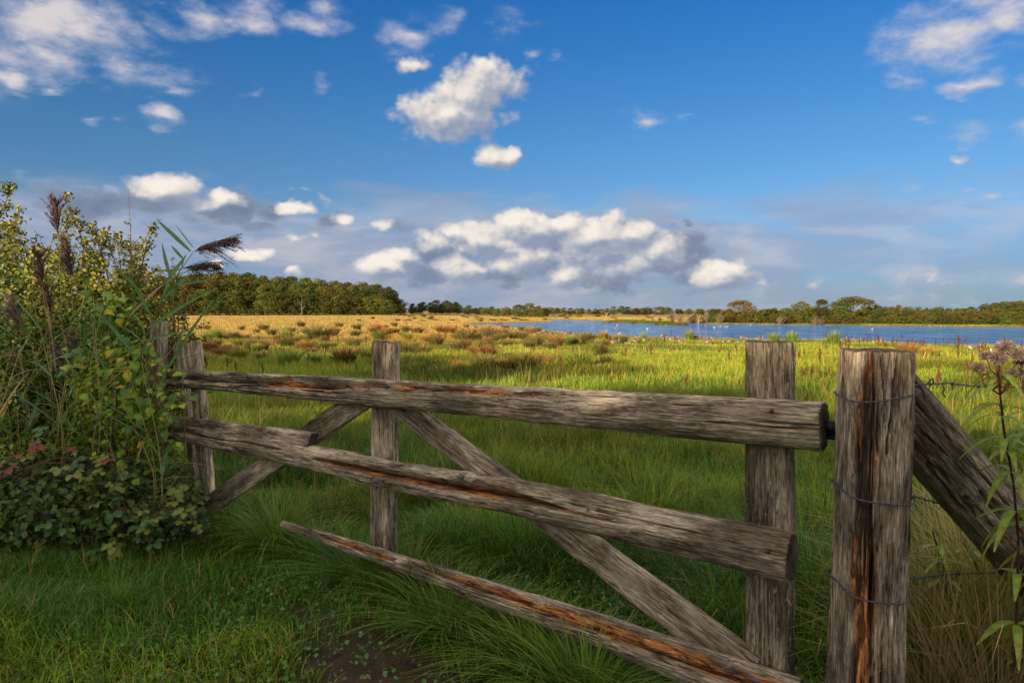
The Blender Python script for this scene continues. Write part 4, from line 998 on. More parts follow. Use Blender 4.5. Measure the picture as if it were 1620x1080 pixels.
# ------------------------------------------------------------- tussocks and docks
def tuft_mesh(seed, n, h, spread, cbase, ctip, w_=.02, lean=(.1, .9), seg=3, base_r=.16):
    global rng
    keep = rng; rng = np.random.default_rng(seed)
    a = rng.uniform(0, 6.283, n); q = np.sqrt(rng.uniform(0, 1, n)) * base_r
    B_ = np.stack([np.cos(a) * q, np.sin(a) * q, q * 0], -1)
    c = np.array(cbase) * rng.uniform(.6, 1.3, (n, 1)); ct = np.array(ctip) * rng.uniform(.6, 1.3, (n, 1))
    Vb, Fb, Cb = blades(B_, h * rng.uniform(.5, 1.1, n), w_ * rng.uniform(.6, 1.2, n), a + rng.normal(0, .5, n), lean[0] + (lean[1] - lean[0]) * (q / base_r) * rng.uniform(.5, 1.3, n), c, seg, tipcol=ct)
    rng = keep
    return mesh_np('tussock', Vb, Fb, M_tuss, Cb)
RUSH = [tuft_mesh(s, 340, .8, 1, (.055, .085, .018), (.30, .17, .06), .028, base_r=.26) for s in (1, 2, 3)]
RUSHG = [tuft_mesh(s, 300, .8, 1, (.10, .16, .02), (.26, .26, .05), .032, (.1, .7), base_r=.24) for s in (4, 5)]
RUSHO = [tuft_mesh(s, 340, .8, 1, (.16, .12, .03), (.42, .20, .06), .026, base_r=.26) for s in (6, 7)]
SETT = dict(b=RUSH, g=RUSHG, o=RUSHO)
def where(px, py):
    a = ('near the left picture edge' if px < 270 else 'above the hinge end' if px < 340 else 'above the rotten rail stretch' if px < 450 else 'left of the middle upright' if px < 560 else 'around the middle upright' if px < 650
         else 'right of the middle upright' if px < 740 else 'above the top rail centre' if px < 850 else 'right of the picture centre' if px < 950 else 'towards the latch upright' if px < 1080 else 'left of the latch upright' if px < 1180 else 'at the latch upright' if px < 1260 else 'left of the gatepost' if px < 1330 else 'by the gatepost' if px < 1450 else 'right of the gatepost' if px < 1540 else 'near the right picture edge')
    d = ('at the far golden field' if py < 520 else 'in the far meadow' if py < 530 else 'in the middle meadow' if py < 542 else 'in the nearer meadow' if py < 556 else 'in shaded grass' if py < 575 else 'nearest the gate')
    return a + ', ' + d
named = [(505,541,62,34,'b','widest dark rush tussock left of the middle gate upright'), (455,549,44,24,'b','brown tussock behind the top rail at left'), (742,546,70,34,'b','large brown rush tussock right of the middle upright'), (690,548,40,26,'b','dark tussock close right of the middle upright'), (800,585,60,26,'b','isolated dark tussock above the top rail'),
  (846,549,44,26,'b','dark brown tussock centre right of the large one'), (880,548,40,22,'o','orange brown tussock between two dark ones'), (930,544,36,24,'b','tussock beside the flock of geese'), (955,536,26,16,'o','rusty tussock near the water with geese about it'), (833,527,14,11,'g','small green tussock at the water left of its twin'), (851,528,18,14,'g','green tussock at the water right of its twin'),
  (1018,541,20,18,'g','green rush tuft on the shore among standing geese'), (1091,538,26,18,'g','round green rush tuft on the shore, centre'), (1225,543,28,20,'g','bright green rush tuft left above the latch upright'), (1252,543,30,22,'g','bright green rush tuft right above the latch upright'), (1306,544,18,12,'g','small rush tuft left beside the tall one on the shore'), (1319,546,32,26,'g','tall rush tuft on the shore left of the big post'),
  (1395,551,26,16,'o','reddish tussock just behind the big gatepost top'), (1440,562,34,24,'o','orange tussock right of the gatepost at the shore'), (1468,566,36,24,'o','orange tussock second right of the gatepost'), (1425,556,26,18,'o','rusty tuft directly right of the gatepost head'),
  (560,549,36,20,'b','brown tussock between the left uprights and the middle one'), (610,532,30,16,'o','straw brown tussock behind the middle upright'), (770,530,36,18,'o','orange tussock on the left shore tip'), (795,533,34,18,'o','orange tussock second on the left shore tip'), (815,537,34,18,'b','brown tussock third on the left shore tip'), (700,526,36,14,'o','straw tussock towards the left lake tip'), (660,527,34,14,'o','straw tussock far behind the yellow herbs'),
  (400,552,34,20,'b','green brown tussock near the left uprights'), (370,538,30,18,'b','brown tussock above the hinge end'), (430,530,26,14,'b','small dark tussock in the golden grass'), (530,528,26,14,'b','dark tussock at the edge of the golden field')]
def tussock(px, py, w_, h_, kind, lab):
    x, y, z = at_px(px, py); m = tr.choice(SETT[kind]); s = h_ / 1080 * y / .72; sw = w_ / 1080 * y / 1.15
    o = ob('rush_tussock', m); o.location = (x, y, z - .03); o.scale = (sw, sw, s); o.rotation_euler = (0, 0, tr.uniform(0, 6.28))
    tag(o, lab, 'tussock', 'rush tussocks in the meadow')
for q_ in named: tussock(*q_)
for k in range(150):
    px = tr.uniform(250, 1000); py = tr.uniform(516, 556) if tr.random() < .8 else tr.uniform(556, 590)
    if px > 850 and py < 540: continue
    d = 1080 / max(8, (py - 488)); 
    w_ = tr.uniform(.6, 1.3) * 560 / 18 * ((py - 488) / 60) * 1.15
    kd = tr.choice('bbog' if py > 530 else 'boob')
    tussock(px, py, w_, w_ * tr.uniform(.4, .6), kd, {'b': 'dark brown', 'g': 'green', 'o': 'orange brown'}[kd] + (' broad' if w_ > 34 else '') + ' tussock ' + where(px, py))
for k in range(60):
    px = tr.uniform(560, 1180); py = tr.uniform(498.5, 509)
    x, y, z = at_px(px, py)
    if lake_sd(np.array([x]), np.array([y]))[0] < 2: continue
    tussock(px, py, tr.uniform(8, 16), tr.uniform(3, 5), tr.choice('bo'), 'tiny tussock beyond the lake tip ' + where(px, py).split(',')[0])
# far bank reeds/edge tufts on the right
# dock stalks
def dock_mesh(seed, leafy=True):
    r_ = np.random.default_rng(seed); A = Acc(); c = np.array([.085, .034, .022])
    tube(A, [(0, 0, 0), (.02, 0, .4), (.0, .01, .8), (.02, 0, 1.0)], [.014, .012, .009, .004], c, 5)
    for br_ in range(5):
        z0 = .42 + br_ * .09; a = r_.uniform(0, 6.28); e = np.array([math.cos(a) * .08, math.sin(a) * .08, z0 + .2]); s = np.array([0, 0, z0])
        tube(A, [s, (s + e) / 2 + [0, 0, -.02], e], [.007, .006, .003], c, 4)
        n = 34; t = r_.uniform(.15, 1, n)[:, None]; P = s + (e - s) * t + r_.normal(0, .014, (n, 3))
        V_, F_, C_ = leaf_cards(P, r_.normal(0, 1, (n, 3)), .034, np.tile(c, (n, 1)) * r_.uniform(.6, 1.7, (n, 1)), aspect=.9); A.add(V_, F_, C_)
    n = 50; P = np.array([.01, 0, .7]) + r_.normal(0, 1, (n, 3)) * [.018, .018, .14]
    V_, F_, C_ = leaf_cards(P, r_.normal(0, 1, (n, 3)), .036, np.tile(c, (n, 1)) * r_.uniform(.6, 1.7, (n, 1)), aspect=.9); A.add(V_, F_, C_)
    return A.mesh('dock', M_bark)
DOCK = [dock_mesh(s) for s in (1, 2, 3, 4)]
dpts = [(1052,550,26),(1030,566,22),(1100,548,18),(1140,556,20),(1297,585,38),(1273,568,20),(1275,605,30),(1360,550,18),(1412,549,20),(1475,543,26),(1515,566,40),(1535,588,34),(1556,565,24),(1502,550,18),(1525,549,18),(1600,552,18),(1390,550,22),(1345,549,16),(1328,548,14),(965,548,20),(1013,553,22),(1180,560,24),(1205,548,20),(1063,535,14),(1128,542,12)]
def dock(px, py, hp, lab):
    x, y, z = at_px(px, py + 2); s = hp / 1080 * y
    if lake_sd(np.array([x]), np.array([y]))[0] < .3: return
    o = ob('dock_plant', tr.choice(DOCK)); o.location = (x, y, z - .02); o.scale = (s * 1.1, s * 1.1, s); o.rotation_euler = (tr.uniform(-.1, .1), tr.uniform(-.1, .1), tr.uniform(0, 6.28)); tag(o, lab, 'dock', 'dark red dock stalks in the meadow')
for k, (px, py, hp) in enumerate(dpts):
    dock(px, py, hp, ('dark red dock stalk ' + where(px, py) + ', standing alone'))
for k in range(110):
    px = tr.uniform(300, 1640); py = tr.uniform(524, 600) if px < 1000 else tr.uniform(541, 625)
    hq = tr.uniform(.16, .34); dock(px, py, (py - 488) * hq, ('tall' if hq > .27 else 'middling' if hq > .21 else 'short') + ' red dock ' + where(px, py))
for k in range(45):
    px = tr.uniform(1300, 1640); dock(px, 541 + max(0, px - 1400) * .055 + tr.uniform(0, 14), tr.uniform(12, 22), 'shoreline dock stalk ' + where(px, 545).split(',')[0])
# yellow orange herbs
def herb_mesh(seed, cols):
    r_ = np.random.default_rng(seed); n = 420; P = r_.normal(0, 1, (n, 3)) * [.30, .30, .16] + [0, 0, .26]; P[:, 2] = np.abs(P[:, 2])
    c = np.array(cols)[r_.integers(0, len(cols), n)] * r_.uniform(.6, 1.2, (n, 1))
    V_, F_, C_ = leaf_cards(P, r_.normal(0, 1, (n, 3)) + [0, 0, .6], .075, c, aspect=.6); return mesh_np('herb', V_, F_, M_leaf, C_)
def herb_patch(name, label, spots, cols, hs):
    A = Acc(); r_ = np.random.default_rng(len(spots))
    for (x, y, z, s) in spots:
        n = int(150 * s); P = r_.normal(0, 1, (n, 3)) * [.30 * s, .30 * s, .14 * hs * s] + [0, 0, .2 * hs * s]; P[:, 2] = np.abs(P[:, 2]) + .02
        c = np.array(cols)[r_.integers(0, len(cols), n)] * r_.uniform(.6, 1.2, (n, 1))
        V_, F_, C_ = leaf_cards(P + [x, y, z], r_.normal(0, 1, (n, 3)) + [0, 0, .6], .075, c, aspect=.6); A.add(V_, F_, C_)
    tag(ob(name, A.mesh(name, M_leaf)), label, 'herbs', kind='stuff')
sp = []
for k in range(30):
    x, y, z = at_px(tr.uniform(615, 705), tr.uniform(531, 545)); sp.append((x, y, z, tr.uniform(.8, 1.6)))
herb_patch('yellow_herbs', 'yellow orange leafy herbs in a patch behind the middle upright', sp, [(.45, .26, .02), (.55, .36, .03), (.25, .25, .03), (.42, .16, .03)], 1.1)
sp = []
for k in range(420):
    px = tr.uniform(940, 1660); py = tr.uniform(541, 612); x, y, z = at_px(px, py)
    if float(fbm(x * .22, y * .12, 0, 3, 404)) < .5: continue
    if lake_sd(np.array([x]), np.array([y]))[0] < .6: continue
    sp.append((x, y, z, tr.uniform(.35, .9)))
herb_patch('meadow_herbs', 'low bright green leafy herbs in the sunlit grass near the shore', sp, [(.12, .20, .02), (.17, .24, .03), (.08, .14, .02), (.20, .22, .03)], .55)

# ------------------------------------------------------------- geese
def goose_mesh(pose):
    A = Acc(); G = np.array
    br, dk_, pl_, wh, org, pk = (.13, .09, .06), (.06, .045, .035), (.21, .16, .12), (.50, .46, .40), (.60, .22, .05), (.45, .22, .18)
    lift = .26 if pose != 'sit' else .13
    body = [(-.36, 0, .02), (-.30, 0, .03), (-.20, 0, .01), (-.05, 0, 0), (.10, 0, .0), (.20, 0, .03)]
    rb = [.015, .055, .105, .135, .125, .09]
    if pose == 'feed': neck = [(.27, 0, .02), (.34, 0, -.06), (.38, 0, -.14), (.41, 0, -.20), (.45, 0, -.235), (.49, 0, -.245)]
    elif pose == 'sit': neck = [(.24, 0, .08), (.25, 0, .15), (.24, 0, .20), (.26, 0, .245), (.31, 0, .25), (.345, 0, .24)]
    elif pose == 'up': neck = [(.25, 0, .10), (.27, 0, .20), (.275, 0, .31), (.285, 0, .40), (.325, 0, .425), (.365, 0, .415)]
    else: neck = [(.26, 0, .09), (.29, 0, .17), (.28, 0, .24), (.29, 0, .30), (.33, 0, .325), (.37, 0, .315)]
    rn = [.055, .036, .030, .034, .040, .020]
    pts = G(body + neck) + [0, 0, lift]; rads = rb + rn
    cols = G([wh, pl_, br, br, br, pl_] + [pl_, br, br, dk_, dk_, dk_]) * 1.0
    k = 10; t0 = np.linspace(0, 1, len(pts)); tt = np.linspace(0, 1, 30)
    P = np.stack([np.interp(tt, t0, pts[:, i]) for i in range(3)], -1); r = np.interp(tt, t0, rads); C = np.stack([np.interp(tt, t0, cols[:, i]) for i in range(3)], -1)
    tube(A, P, r, C, k)
    h = P[-1]; tube(A, [h - [.01, 0, 0], h + [.035, 0, -.008], h + [.055, 0, -.014]], [.017, .011, .004], org, 6)
    for s in (-1, 1):   # folded wings
        W = [(-.38, s * .03, .05), (-.25, s * .085, .05), (-.08, s * .115, .045), (.08, s * .10, .04), (.15, s * .06, .03)]
        tube(A, G(W) + [0, 0, lift], [.008, .035, .06, .055, .02], (.12, .085, .06), 7)
        if pose != 'sit':
            tube(A, [(.0, s * .06, lift - .09), (.0, s * .06, .14), (.01, s * .06, .01)], [.022, .010, .009], pk, 5)
            A.add([(-.02, s * .06 - .03, .004), (.07, s * .06 - .035, .004), (.08, s * .06, .006), (.07, s * .06 + .035, .004), (-.02, s * .06 + .01, .012)], np.array([[0, 1, 2, 3, 4]]), pk)
    tube(A, [(-.33, 0, lift - .02), (-.22, 0, lift - .06), (-.12, 0, lift - .09)], [.02, .05, .055], wh, 7)
    return A.mesh('goose', M_bird, True)
GO = dict(up=goose_mesh('up'), walk=goose_mesh('walk'), feed=goose_mesh('feed'), sit=goose_mesh('sit'))
gpos = [(740,516,'up'),(747,518,'walk'),(751,519,'feed'),(763,521,'up'),(791,531,'walk'),(798,531,'up'),(848,532,'up'),(853,530,'walk'),(864,527,'up'),(873,530,'walk'),(880,531,'sit'),(892,530,'up'),(897,531,'walk'),(903,529,'up'),(910,536,'up'),(915,536,'walk'),(906,533,'sit'),
        (975,531,'up'),(974,546,'up'),(965,534,'sit'),(971,536,'walk'),(979,536,'up'),(993,540,'up'),(992,546,'sit'),(1007,545,'up'),(1004,542,'walk'),(1023,542,'feed'),(1050,535,'walk'),(1057,537,'sit'),(1065,538,'sit'),(1069,538,'walk'),(1079,543,'feed'),(1100,537,'up'),(1110,537,'up'),(1115,537,'walk'),(1116,543,'up'),(1124,545,'up'),(1121,544,'feed'),(1129,539,'up'),(1146,543,'sit'),(1156,545,'up'),(1176,539,'walk'),(1173,543,'sit'),
        (1202,540,'up'),(1208,541,'sit'),(1304,541,'walk'),(1335,542,'up'),(1346,542,'up'),(1357,542,'up'),(1573,557,'sit'),(1543,557,'walk'),(1388,545,'up'),(471,521,'feed'),(485,523,'walk'),(495,524,'sit'),(529,523,'walk'),(596,523,'feed'),(401,521,'sit'),(450,521,'sit'),(938,529,'up'),(925,531,'walk')]
lab_g = dict(up='brown grey goose standing with its neck raised on the lake shore', walk='brown grey goose walking with a half lowered neck by the lake', feed='brown grey goose grazing with its head in the grass', sit='brown grey goose sitting in the short grass near the shore')
for (px, py, pose) in gpos:
    x, y, z = at_px(px, py)
    if px < 620: y2 = 105.0; x, y = px_at(px, y2), y2; z = gz(x, y)
    if z < WZ: z = WZ - .1
    o = ob('goose', GO[pose]); s = tr.uniform(1.0, 1.25); o.location = (x, y, z); o.scale = (s,) * 3; o.rotation_euler = (0, 0, tr.choice([tr.uniform(-.8, .8), tr.uniform(2.4, 3.9), tr.uniform(0, 6.28)])); tag(o, lab_g[pose], 'goose', 'geese gathered along the shore')
A = Acc()
tube(A, [(-.3, 0, .08), (-.22, 0, .07), (-.05, 0, .05), (.12, 0, .05), (.2, 0, .10), (.2, 0, .28), (.24, 0, .32), (.30, 0, .31)], [.01, .06, .11, .10, .06, .03, .035, .01], (.36, .32, .26), 9)
SW = A.mesh('water_bird', M_bird, True)
for (px, py) in [(1054,515),(1116,515.6),(1140,516),(1145,516),(1151,516.5),(1187,513.6),(1148,517),(976,514.5),(1130,518),(1380,520.5),(1024,520),(980,527)]:
    x, y = on_level(px, py, WZ); o = ob('water_bird', SW); o.location = (x, y, WZ - .02); o.rotation_euler = (0, 0, tr.uniform(0, 6.28)); o.scale = (.8,) * 3; tag(o, 'pale bird swimming far out on the blue lake', 'bird', 'pale birds swimming on the lake')
# ------------------------------------------------------------- tall tufts at the foot of the gate
TALL = [tuft_mesh(s, 520, .50, 1, (.055, .13, .014), (.17, .28, .03), .0078, (.15, 1.15), 5, .14) for s in (21, 22, 23)]
TALLY = [tuft_mesh(s, 240, .58, 1, (.14, .16, .03), (.50, .35, .14), .0055, (.1, .9), 5, .12) for s in (24, 25)]
for (px, py, s, y0, lab) in [(372, 852, 1.0, None, 'arching grass tuft at the foot of the left diagonal brace'), (440, 880, 1.05, None, 'dark grass tuft in front of the thin end of the bottom rail'), (505, 900, .95, None, 'grass tuft second along the bottom rail from its thin end'), (565, 935, 1.0, None, 'dense grass tuft under the bottom rail left of the middle upright'),
                        (640, 965, .95, None, 'broad grass tuft hanging over the muddy hollow'), (705, 1010, .95, None, 'grass tuft right of the muddy hollow'), (775, 1045, 1.0, None, 'grass tuft against the middle of the bottom rail near the frame foot'), (850, 1085, 1.0, None, 'grass tuft cut by the foot of the picture below the bottom rail'), (320, 880, .8, None, 'grass tuft at the right edge of the brambles'),
                        (930, 1130, 1.0, None, 'grass tuft low under the thick end of the bottom rail'), (25, 1010, .75, None, 'grass tuft in the lower left corner'), (190, 985, .6, None, 'small grass tuft in front of the brambles at left'), (60, 930, .6, None, 'low grass tuft under the brambles at the left edge')]:
    x, y, z = at_px(px, py); o = ob('tall_grass_tuft', tr.choice(TALL)); o.location = (x, y, z - .02); o.scale = (s * .85, s * .85, s * tr.uniform(.62, .80)); o.rotation_euler = (0, 0, tr.uniform(0, 6.28)); tag(o, lab, 'grass tuft', 'tall grass tufts in front of the gate')
for (px, yd, s, lab) in [(1480, 2.6, 1.1, 'straw coloured grass tuft right behind the gatepost'), (1560, 2.35, 1.25, 'tall straw grass tuft under the strut'), (1640, 2.2, 1.3, 'straw grass tuft at the lower right picture edge'), (1520, 3.1, 1.2, 'yellowing grass tuft farther behind the strut'), (1600, 2.9, 1.2, 'yellowing tuft between the strut and the picture edge'), (1600, 1.95, .95, 'straw grass tuft nearest the camera in the lower right corner'), (1500, 2.1, .9, 'low straw tuft at the foot of the gatepost'), (1680, 2.5, 1.4, 'straw tuft under the barbed wire at the right edge')]:
    x = px_at(px, yd); z = gz(x, yd); o = ob('straw_grass_tuft', tr.choice(TALLY)); o.location = (x, yd, z - .02); o.scale = (s * 1.1, s * 1.1, s * 1.25); o.rotation_euler = (0, 0, tr.uniform(0, 6.28)); tag(o, lab, 'grass tuft', 'straw grass tufts beside the gatepost')

# ------------------------------------------------------------- leaves
def grid_leaf(name, L, W, shape, col_a, col_b, droop=.2, fold=.25, nseg=8, wave=0.0, mat=None, serr=0.0):
    """leaf along +x with a midrib fold; shape(t) gives relative half width"""
    A = Acc(); t = np.linspace(0, 1, nseg + 1)
    wv = np.array([shape(q) for q in t]) * W / 2
    if serr: wv[1:-1] *= 1 + serr * np.where(np.arange(1, nseg) % 2, 1, -1)
    z = -droop * L * t ** 2; x = L * (t - .25 * droop * t ** 2)
    V_ = np.concatenate([np.stack([x, -wv, z + wv * fold + wave * W * np.sin(t * 14)], -1), np.stack([x, 0 * x, z], -1), np.stack([x, wv, z + wv * fold - wave * W * np.sin(t * 12)], -1)])
    n = nseg + 1; i = np.arange(nseg)
    F_ = np.concatenate([np.stack([i, i + 1, n + i + 1, n + i], -1), np.stack([n + i, n + i + 1, 2 * n + i + 1, 2 * n + i], -1)])
    C_ = np.tile((np.array(col_a)[None] * (1 - t[:, None] ** 2) + np.array(col_b)[None] * t[:, None] ** 2), (3, 1)); C_[n:2 * n] *= 1.25
    A.add(V_, F_, C_); return A
def lance(t): return math.sin(math.pi * min(1, t * .92 + .05)) ** .7 * (1 - .35 * t)
def oval(t): return math.sin(math.pi * (t * .97 + .02)) ** .62
def heart(t): return (math.sin(math.pi * (t * .9 + .1)) ** .8) * (1.25 - .7 * t) if t > 0 else .35
def leafm(name, *a, **k): return grid_leaf(name, *a, **k).mesh(name, M_leaf, True)
REEDL = {}
for kind, (ca, cb) in dict(green=((.08, .17, .03), (.10, .19, .035)), blue=((.08, .17, .07), (.09, .18, .07)), yellow=((.09, .14, .02), (.42, .27, .03)), straw=((.38, .28, .14), (.34, .22, .10))).items():
    REEDL[kind] = [leafm('reed_leaf', .48 * s, .034 * s ** .5, lance, ca, cb, droop=d_, fold=.35, nseg=10) for s, d_ in ((1, .25), (.8, .5), (1.1, .1), (.9, .85))]
def trifol(ca, cb, k):
    A = Acc()
    for a_, s in ((0, 1), (1.15, .82), (-1.15, .82)):
        B = grid_leaf('x', .062 * s, .046 * s, oval, ca, cb, droop=.15 + .1 * k, fold=.28, nseg=9, wave=.03, serr=.10)
        for V_, F4, C_ in zip(B.V, B.F[4], B.C):
            c, s_ = math.cos(a_), math.sin(a_); V_ = V_ + [.012, 0, 0]
            A.add(np.stack([V_[:, 0] * c - V_[:, 1] * s_, V_[:, 0] * s_ + V_[:, 1] * c, V_[:, 2]], -1), F4, C_)
    tube(A, [(-.05, 0, -.006), (0, 0, 0), (.014, 0, 0)], .0012, (.12, .08, .04), 4, False)
    return A.mesh('bramble_leaf', M_leaf, True)
BRL = dict(green=[trifol((.055, .12, .028), (.075, .14, .034), k) for k in (0, 1)], olive=[trifol((.15, .18, .025), (.16, .16, .03), k) for k in (0, 1)], red=[trifol((.16, .035, .025), (.26, .06, .04), 1)])
VL = [leafm('vine_leaf', .050, .044, heart, ca, cb, droop=.3, fold=.2, nseg=6) for ca, cb in (((.24, .33, .018), (.26, .34, .02)), ((.14, .24, .02), (.16, .26, .02)), ((.40, .34, .02), (.45, .32, .02)), ((.08, .16, .02), (.10, .17, .02)))]

# ------------------------------------------------------------- hawthorn bushes
def hawthorn(px, yd, tips, label, seed, dense=1.0, leafc=((.15, .155, .016), (.26, .21, .022), (.08, .105, .016))):
    global rng
    keep = rng; rng = np.random.default_rng(seed)
    bx = px_at(px, yd); base = np.array([bx, yd, gz(bx, yd)])
    A = Acc(); LP, LN, LC = [], [], []
    leafc = np.array(leafc)
    def leaves(s, e, n, spread):
        t = rng.uniform(.05, 1.05, n)[:, None]
        LP.append(s + (e - s) * t + rng.normal(0, spread, (n, 3))); LN.append(rng.normal(0, 1, (n, 3)) + [0, -.2, .5])
        c = leafc[rng.integers(0, len(leafc), n)] * rng.uniform(.6, 1.35, (n, 1)); red = rng.uniform(0, 1, n) < .008; c[red] = (.28, .05, .02); LC.append(c)
    hr = random.Random(seed); tips = list(tips) + [(tx + hr.uniform(-38, 38), ty + hr.uniform(25, 110)) for (tx, ty) in tips for _ in (0, 1)]
    for ti, (tx, ty) in enumerate(tips):
        y_ = yd + rng.uniform(-.45, .45); tip = depth_pt(tx, ty, y_) - base
        mid_ = tip * .5 + [rng.uniform(-.5, .5), rng.uniform(-.2, .2), tip[2] * rng.uniform(.05, .3)]
        q = np.linspace(0, 1, 12)[:, None]; C = (1 - q) ** 2 * 0 + 2 * q * (1 - q) * mid_ + q ** 2 * tip
        C = C + (rng.normal(0, .012, C.shape)) * q
        tube(A, C, np.linspace(.016, .002, 12), (.085, .06, .045), 5)
        m = int((40 if ti < len(tips) / 3 else 22) * dense)
        for k in range(m):
            f = rng.uniform(.12, .99); i = int(f * 11); s = C[i] + (C[min(i + 1, 11)] - C[i]) * (f * 11 - i)
            d = unit(rng.normal(0, 1, 3) + np.array([0, 0, .7])); L = rng.uniform(.07, .40) * (1.22 - f)
            e = s + d * L; tube(A, [s, (s + e) / 2 + rng.normal(0, .01, 3), e], [.004, .003, .001], (.09, .06, .04), 3, False)
            leaves(s, e, int(10 + 70 * L), .016)
        leaves(C[8], C[11], 26, .014)
    t = empty('hawthorn_bush', tuple(base)); tag(t, label, 'bush')
    ob('branches', A.mesh('branches', M_bark), t)
    P_ = np.concatenate(LP); N_ = np.concatenate(LN); C_ = np.concatenate(LC)
    V_, F_, CC = leaf_cards(P_, N_, rng.uniform(.020, .034, len(P_)), C_, 1.0, .75)
    tag(ob('foliage', mesh_np('foliage', V_, F_, M_leaf, CC), t), kind='stuff')
    rng = keep
hawthorn(40, 5.3, [(18, 290), (30, 330), (60, 372), (8, 350), (-40, 330), (85, 395), (-90, 380), (20, 420), (60, 450), (-30, 460), (95, 470)], 'hawthorn bush with the tallest leafy spray at the left edge of the picture', 301)
hawthorn(140, 5.1, [(98, 312), (112, 340), (140, 352), (172, 350), (150, 395), (190, 378), (120, 420), (185, 430), (90, 450), (160, 470), (100, 510)], 'hawthorn bush with several yellow green sprays behind the reeds', 302)
hawthorn(205, 4.9, [(205, 352), (222, 385), (246, 362), (235, 420), (205, 430), (250, 455), (190, 480), (225, 500), (175, 520)], 'thinner hawthorn bush arching above the hinge post', 303, .8)
hawthorn(20, 4.7, [(0, 470), (50, 500), (-50, 480), (80, 540), (20, 560), (110, 520), (-60, 560), (140, 560), (180, 590), (60, 610)], 'low dense hawthorn filling the middle of the hedge', 304, 1.1, ((.11, .17, .015), (.20, .24, .02), (.055, .09, .012)))

# ------------------------------------------------------------- hedge bottom
def mass(name, label, cat, ells, n, size, cols, seed, mat=M_leaf, stems=True, aspect=.8):
    global rng
    keep = rng; rng = np.random.default_rng(seed)
    c0 = depth_pt(ells[0][0], ells[0][1], ells[0][2]); base = np.array([c0[0], c0[1], gz(c0[0], c0[1])])
    t = empty(name, tuple(base)); tag(t, label, cat)
    Ps, Ns = [], []; A = Acc()
    vol = sum(e[3] * e[4] for e in ells)
    for (px, py, yd, rx, rz) in ells:
        c = depth_pt(px, py, yd) - base; m = int(n * rx * rz / vol)
        d = unit(rng.normal(0, 1, (m, 3)) + [0, -.45, .15]); r = rng.uniform(.35, 1.05, m) ** .5
        r = r * (.75 + .5 * fbm(d[:, 0] * 3 + px, d[:, 1] * 3, d[:, 2] * 3, 3, seed))
        Ps.append(c + d * r[:, None] * [rx, rx * .7, rz]); Ns.append(d + [0, -.2, .35])
        for k in range(int(14 * (rx + rz))):
            e = Ps[-1][rng.integers(0, m)]; s = np.array([c[0] + rng.uniform(-.3, .3) * rx, c[1] + rng.uniform(0, .3), 0])
            tube(A, [s, (s + e) / 2 + rng.normal(0, .08, 3), e], [.004, .003, .0015], np.array((.12, .085, .05)) * rng.uniform(.5, 1.6), 4, False)
    P_ = np.concatenate(Ps); g = P_[:, 2] > .01; P_ = P_[g]; N_ = np.concatenate(Ns)[g]; m = len(P_)
    cl = fbm(P_[:, 0] * 3, P_[:, 1] * 3, P_[:, 2] * 3, 3, seed + 5); idx = np.clip(((cl - .25) * 2 + rng.normal(0, .18, m)) * len(cols), 0, len(cols) - 1).astype(int)
    V_, F_, CC = leaf_cards(P_, N_, size * rng.uniform(.6, 1.3, m), np.array(cols)[idx] * rng.uniform(.6, 1.35, (m, 1)), .8, aspect)
    ob('stems', A.mesh('stems', M_bark), t); tag(ob('foliage', mesh_np('foliage', V_, F_, mat, CC), t), kind='stuff')
    rng = keep
    return t
mass('nettle_thicket', 'dense dark green undergrowth filling the hedge below the hawthorns', 'undergrowth', [(40, 640, 4.7, .75, .75), (150, 650, 4.7, .55, .65), (-60, 650, 4.6, .7, .8), (90, 780, 4.4, .8, .5), (220, 780, 4.5, .45, .45)], 15000, .036, [(.045, .09, .014), (.08, .15, .018), (.14, .21, .02), (.22, .27, .024)], 401)
mass('climbing_vine_mass', 'yellow green climbing vine covering the hinge post and left rail ends', 'climber', [(180, 640, 4.15, .30, .42), (225, 680, 4.1, .17, .26), (165, 560, 4.4, .28, .36), (215, 770, 4.1, .18, .22)], 5200, .027, [(.08, .16, .014), (.17, .28, .018), (.28, .36, .02), (.38, .37, .02)], 402)
mass('bramble_mass', 'dark low bramble growth in front of the hedge at bottom left', 'bramble', [(90, 790, 3.85, .60, .26), (220, 830, 3.8, .36, .22), (-20, 800, 3.8, .5, .3), (290, 830, 3.9, .22, .18), (272, 790, 3.95, .20, .22)], 5200, .038, [(.025, .045, .012), (.04, .075, .016), (.06, .11, .022), (.10, .13, .022)], 403)
mass('hedge_heart', 'leafy inner part of the hedge between reeds and hawthorn sprays', 'undergrowth', [(50, 510, 4.95, .62, .42), (150, 520, 4.85, .46, .40), (0, 440, 5.1, .45, .30), (205, 500, 4.8, .22, .26), (100, 440, 5.1, .34, .22)], 7500, .034, [(.05, .085, .014), (.09, .135, .018), (.15, .18, .02), (.22, .20, .024)], 404)
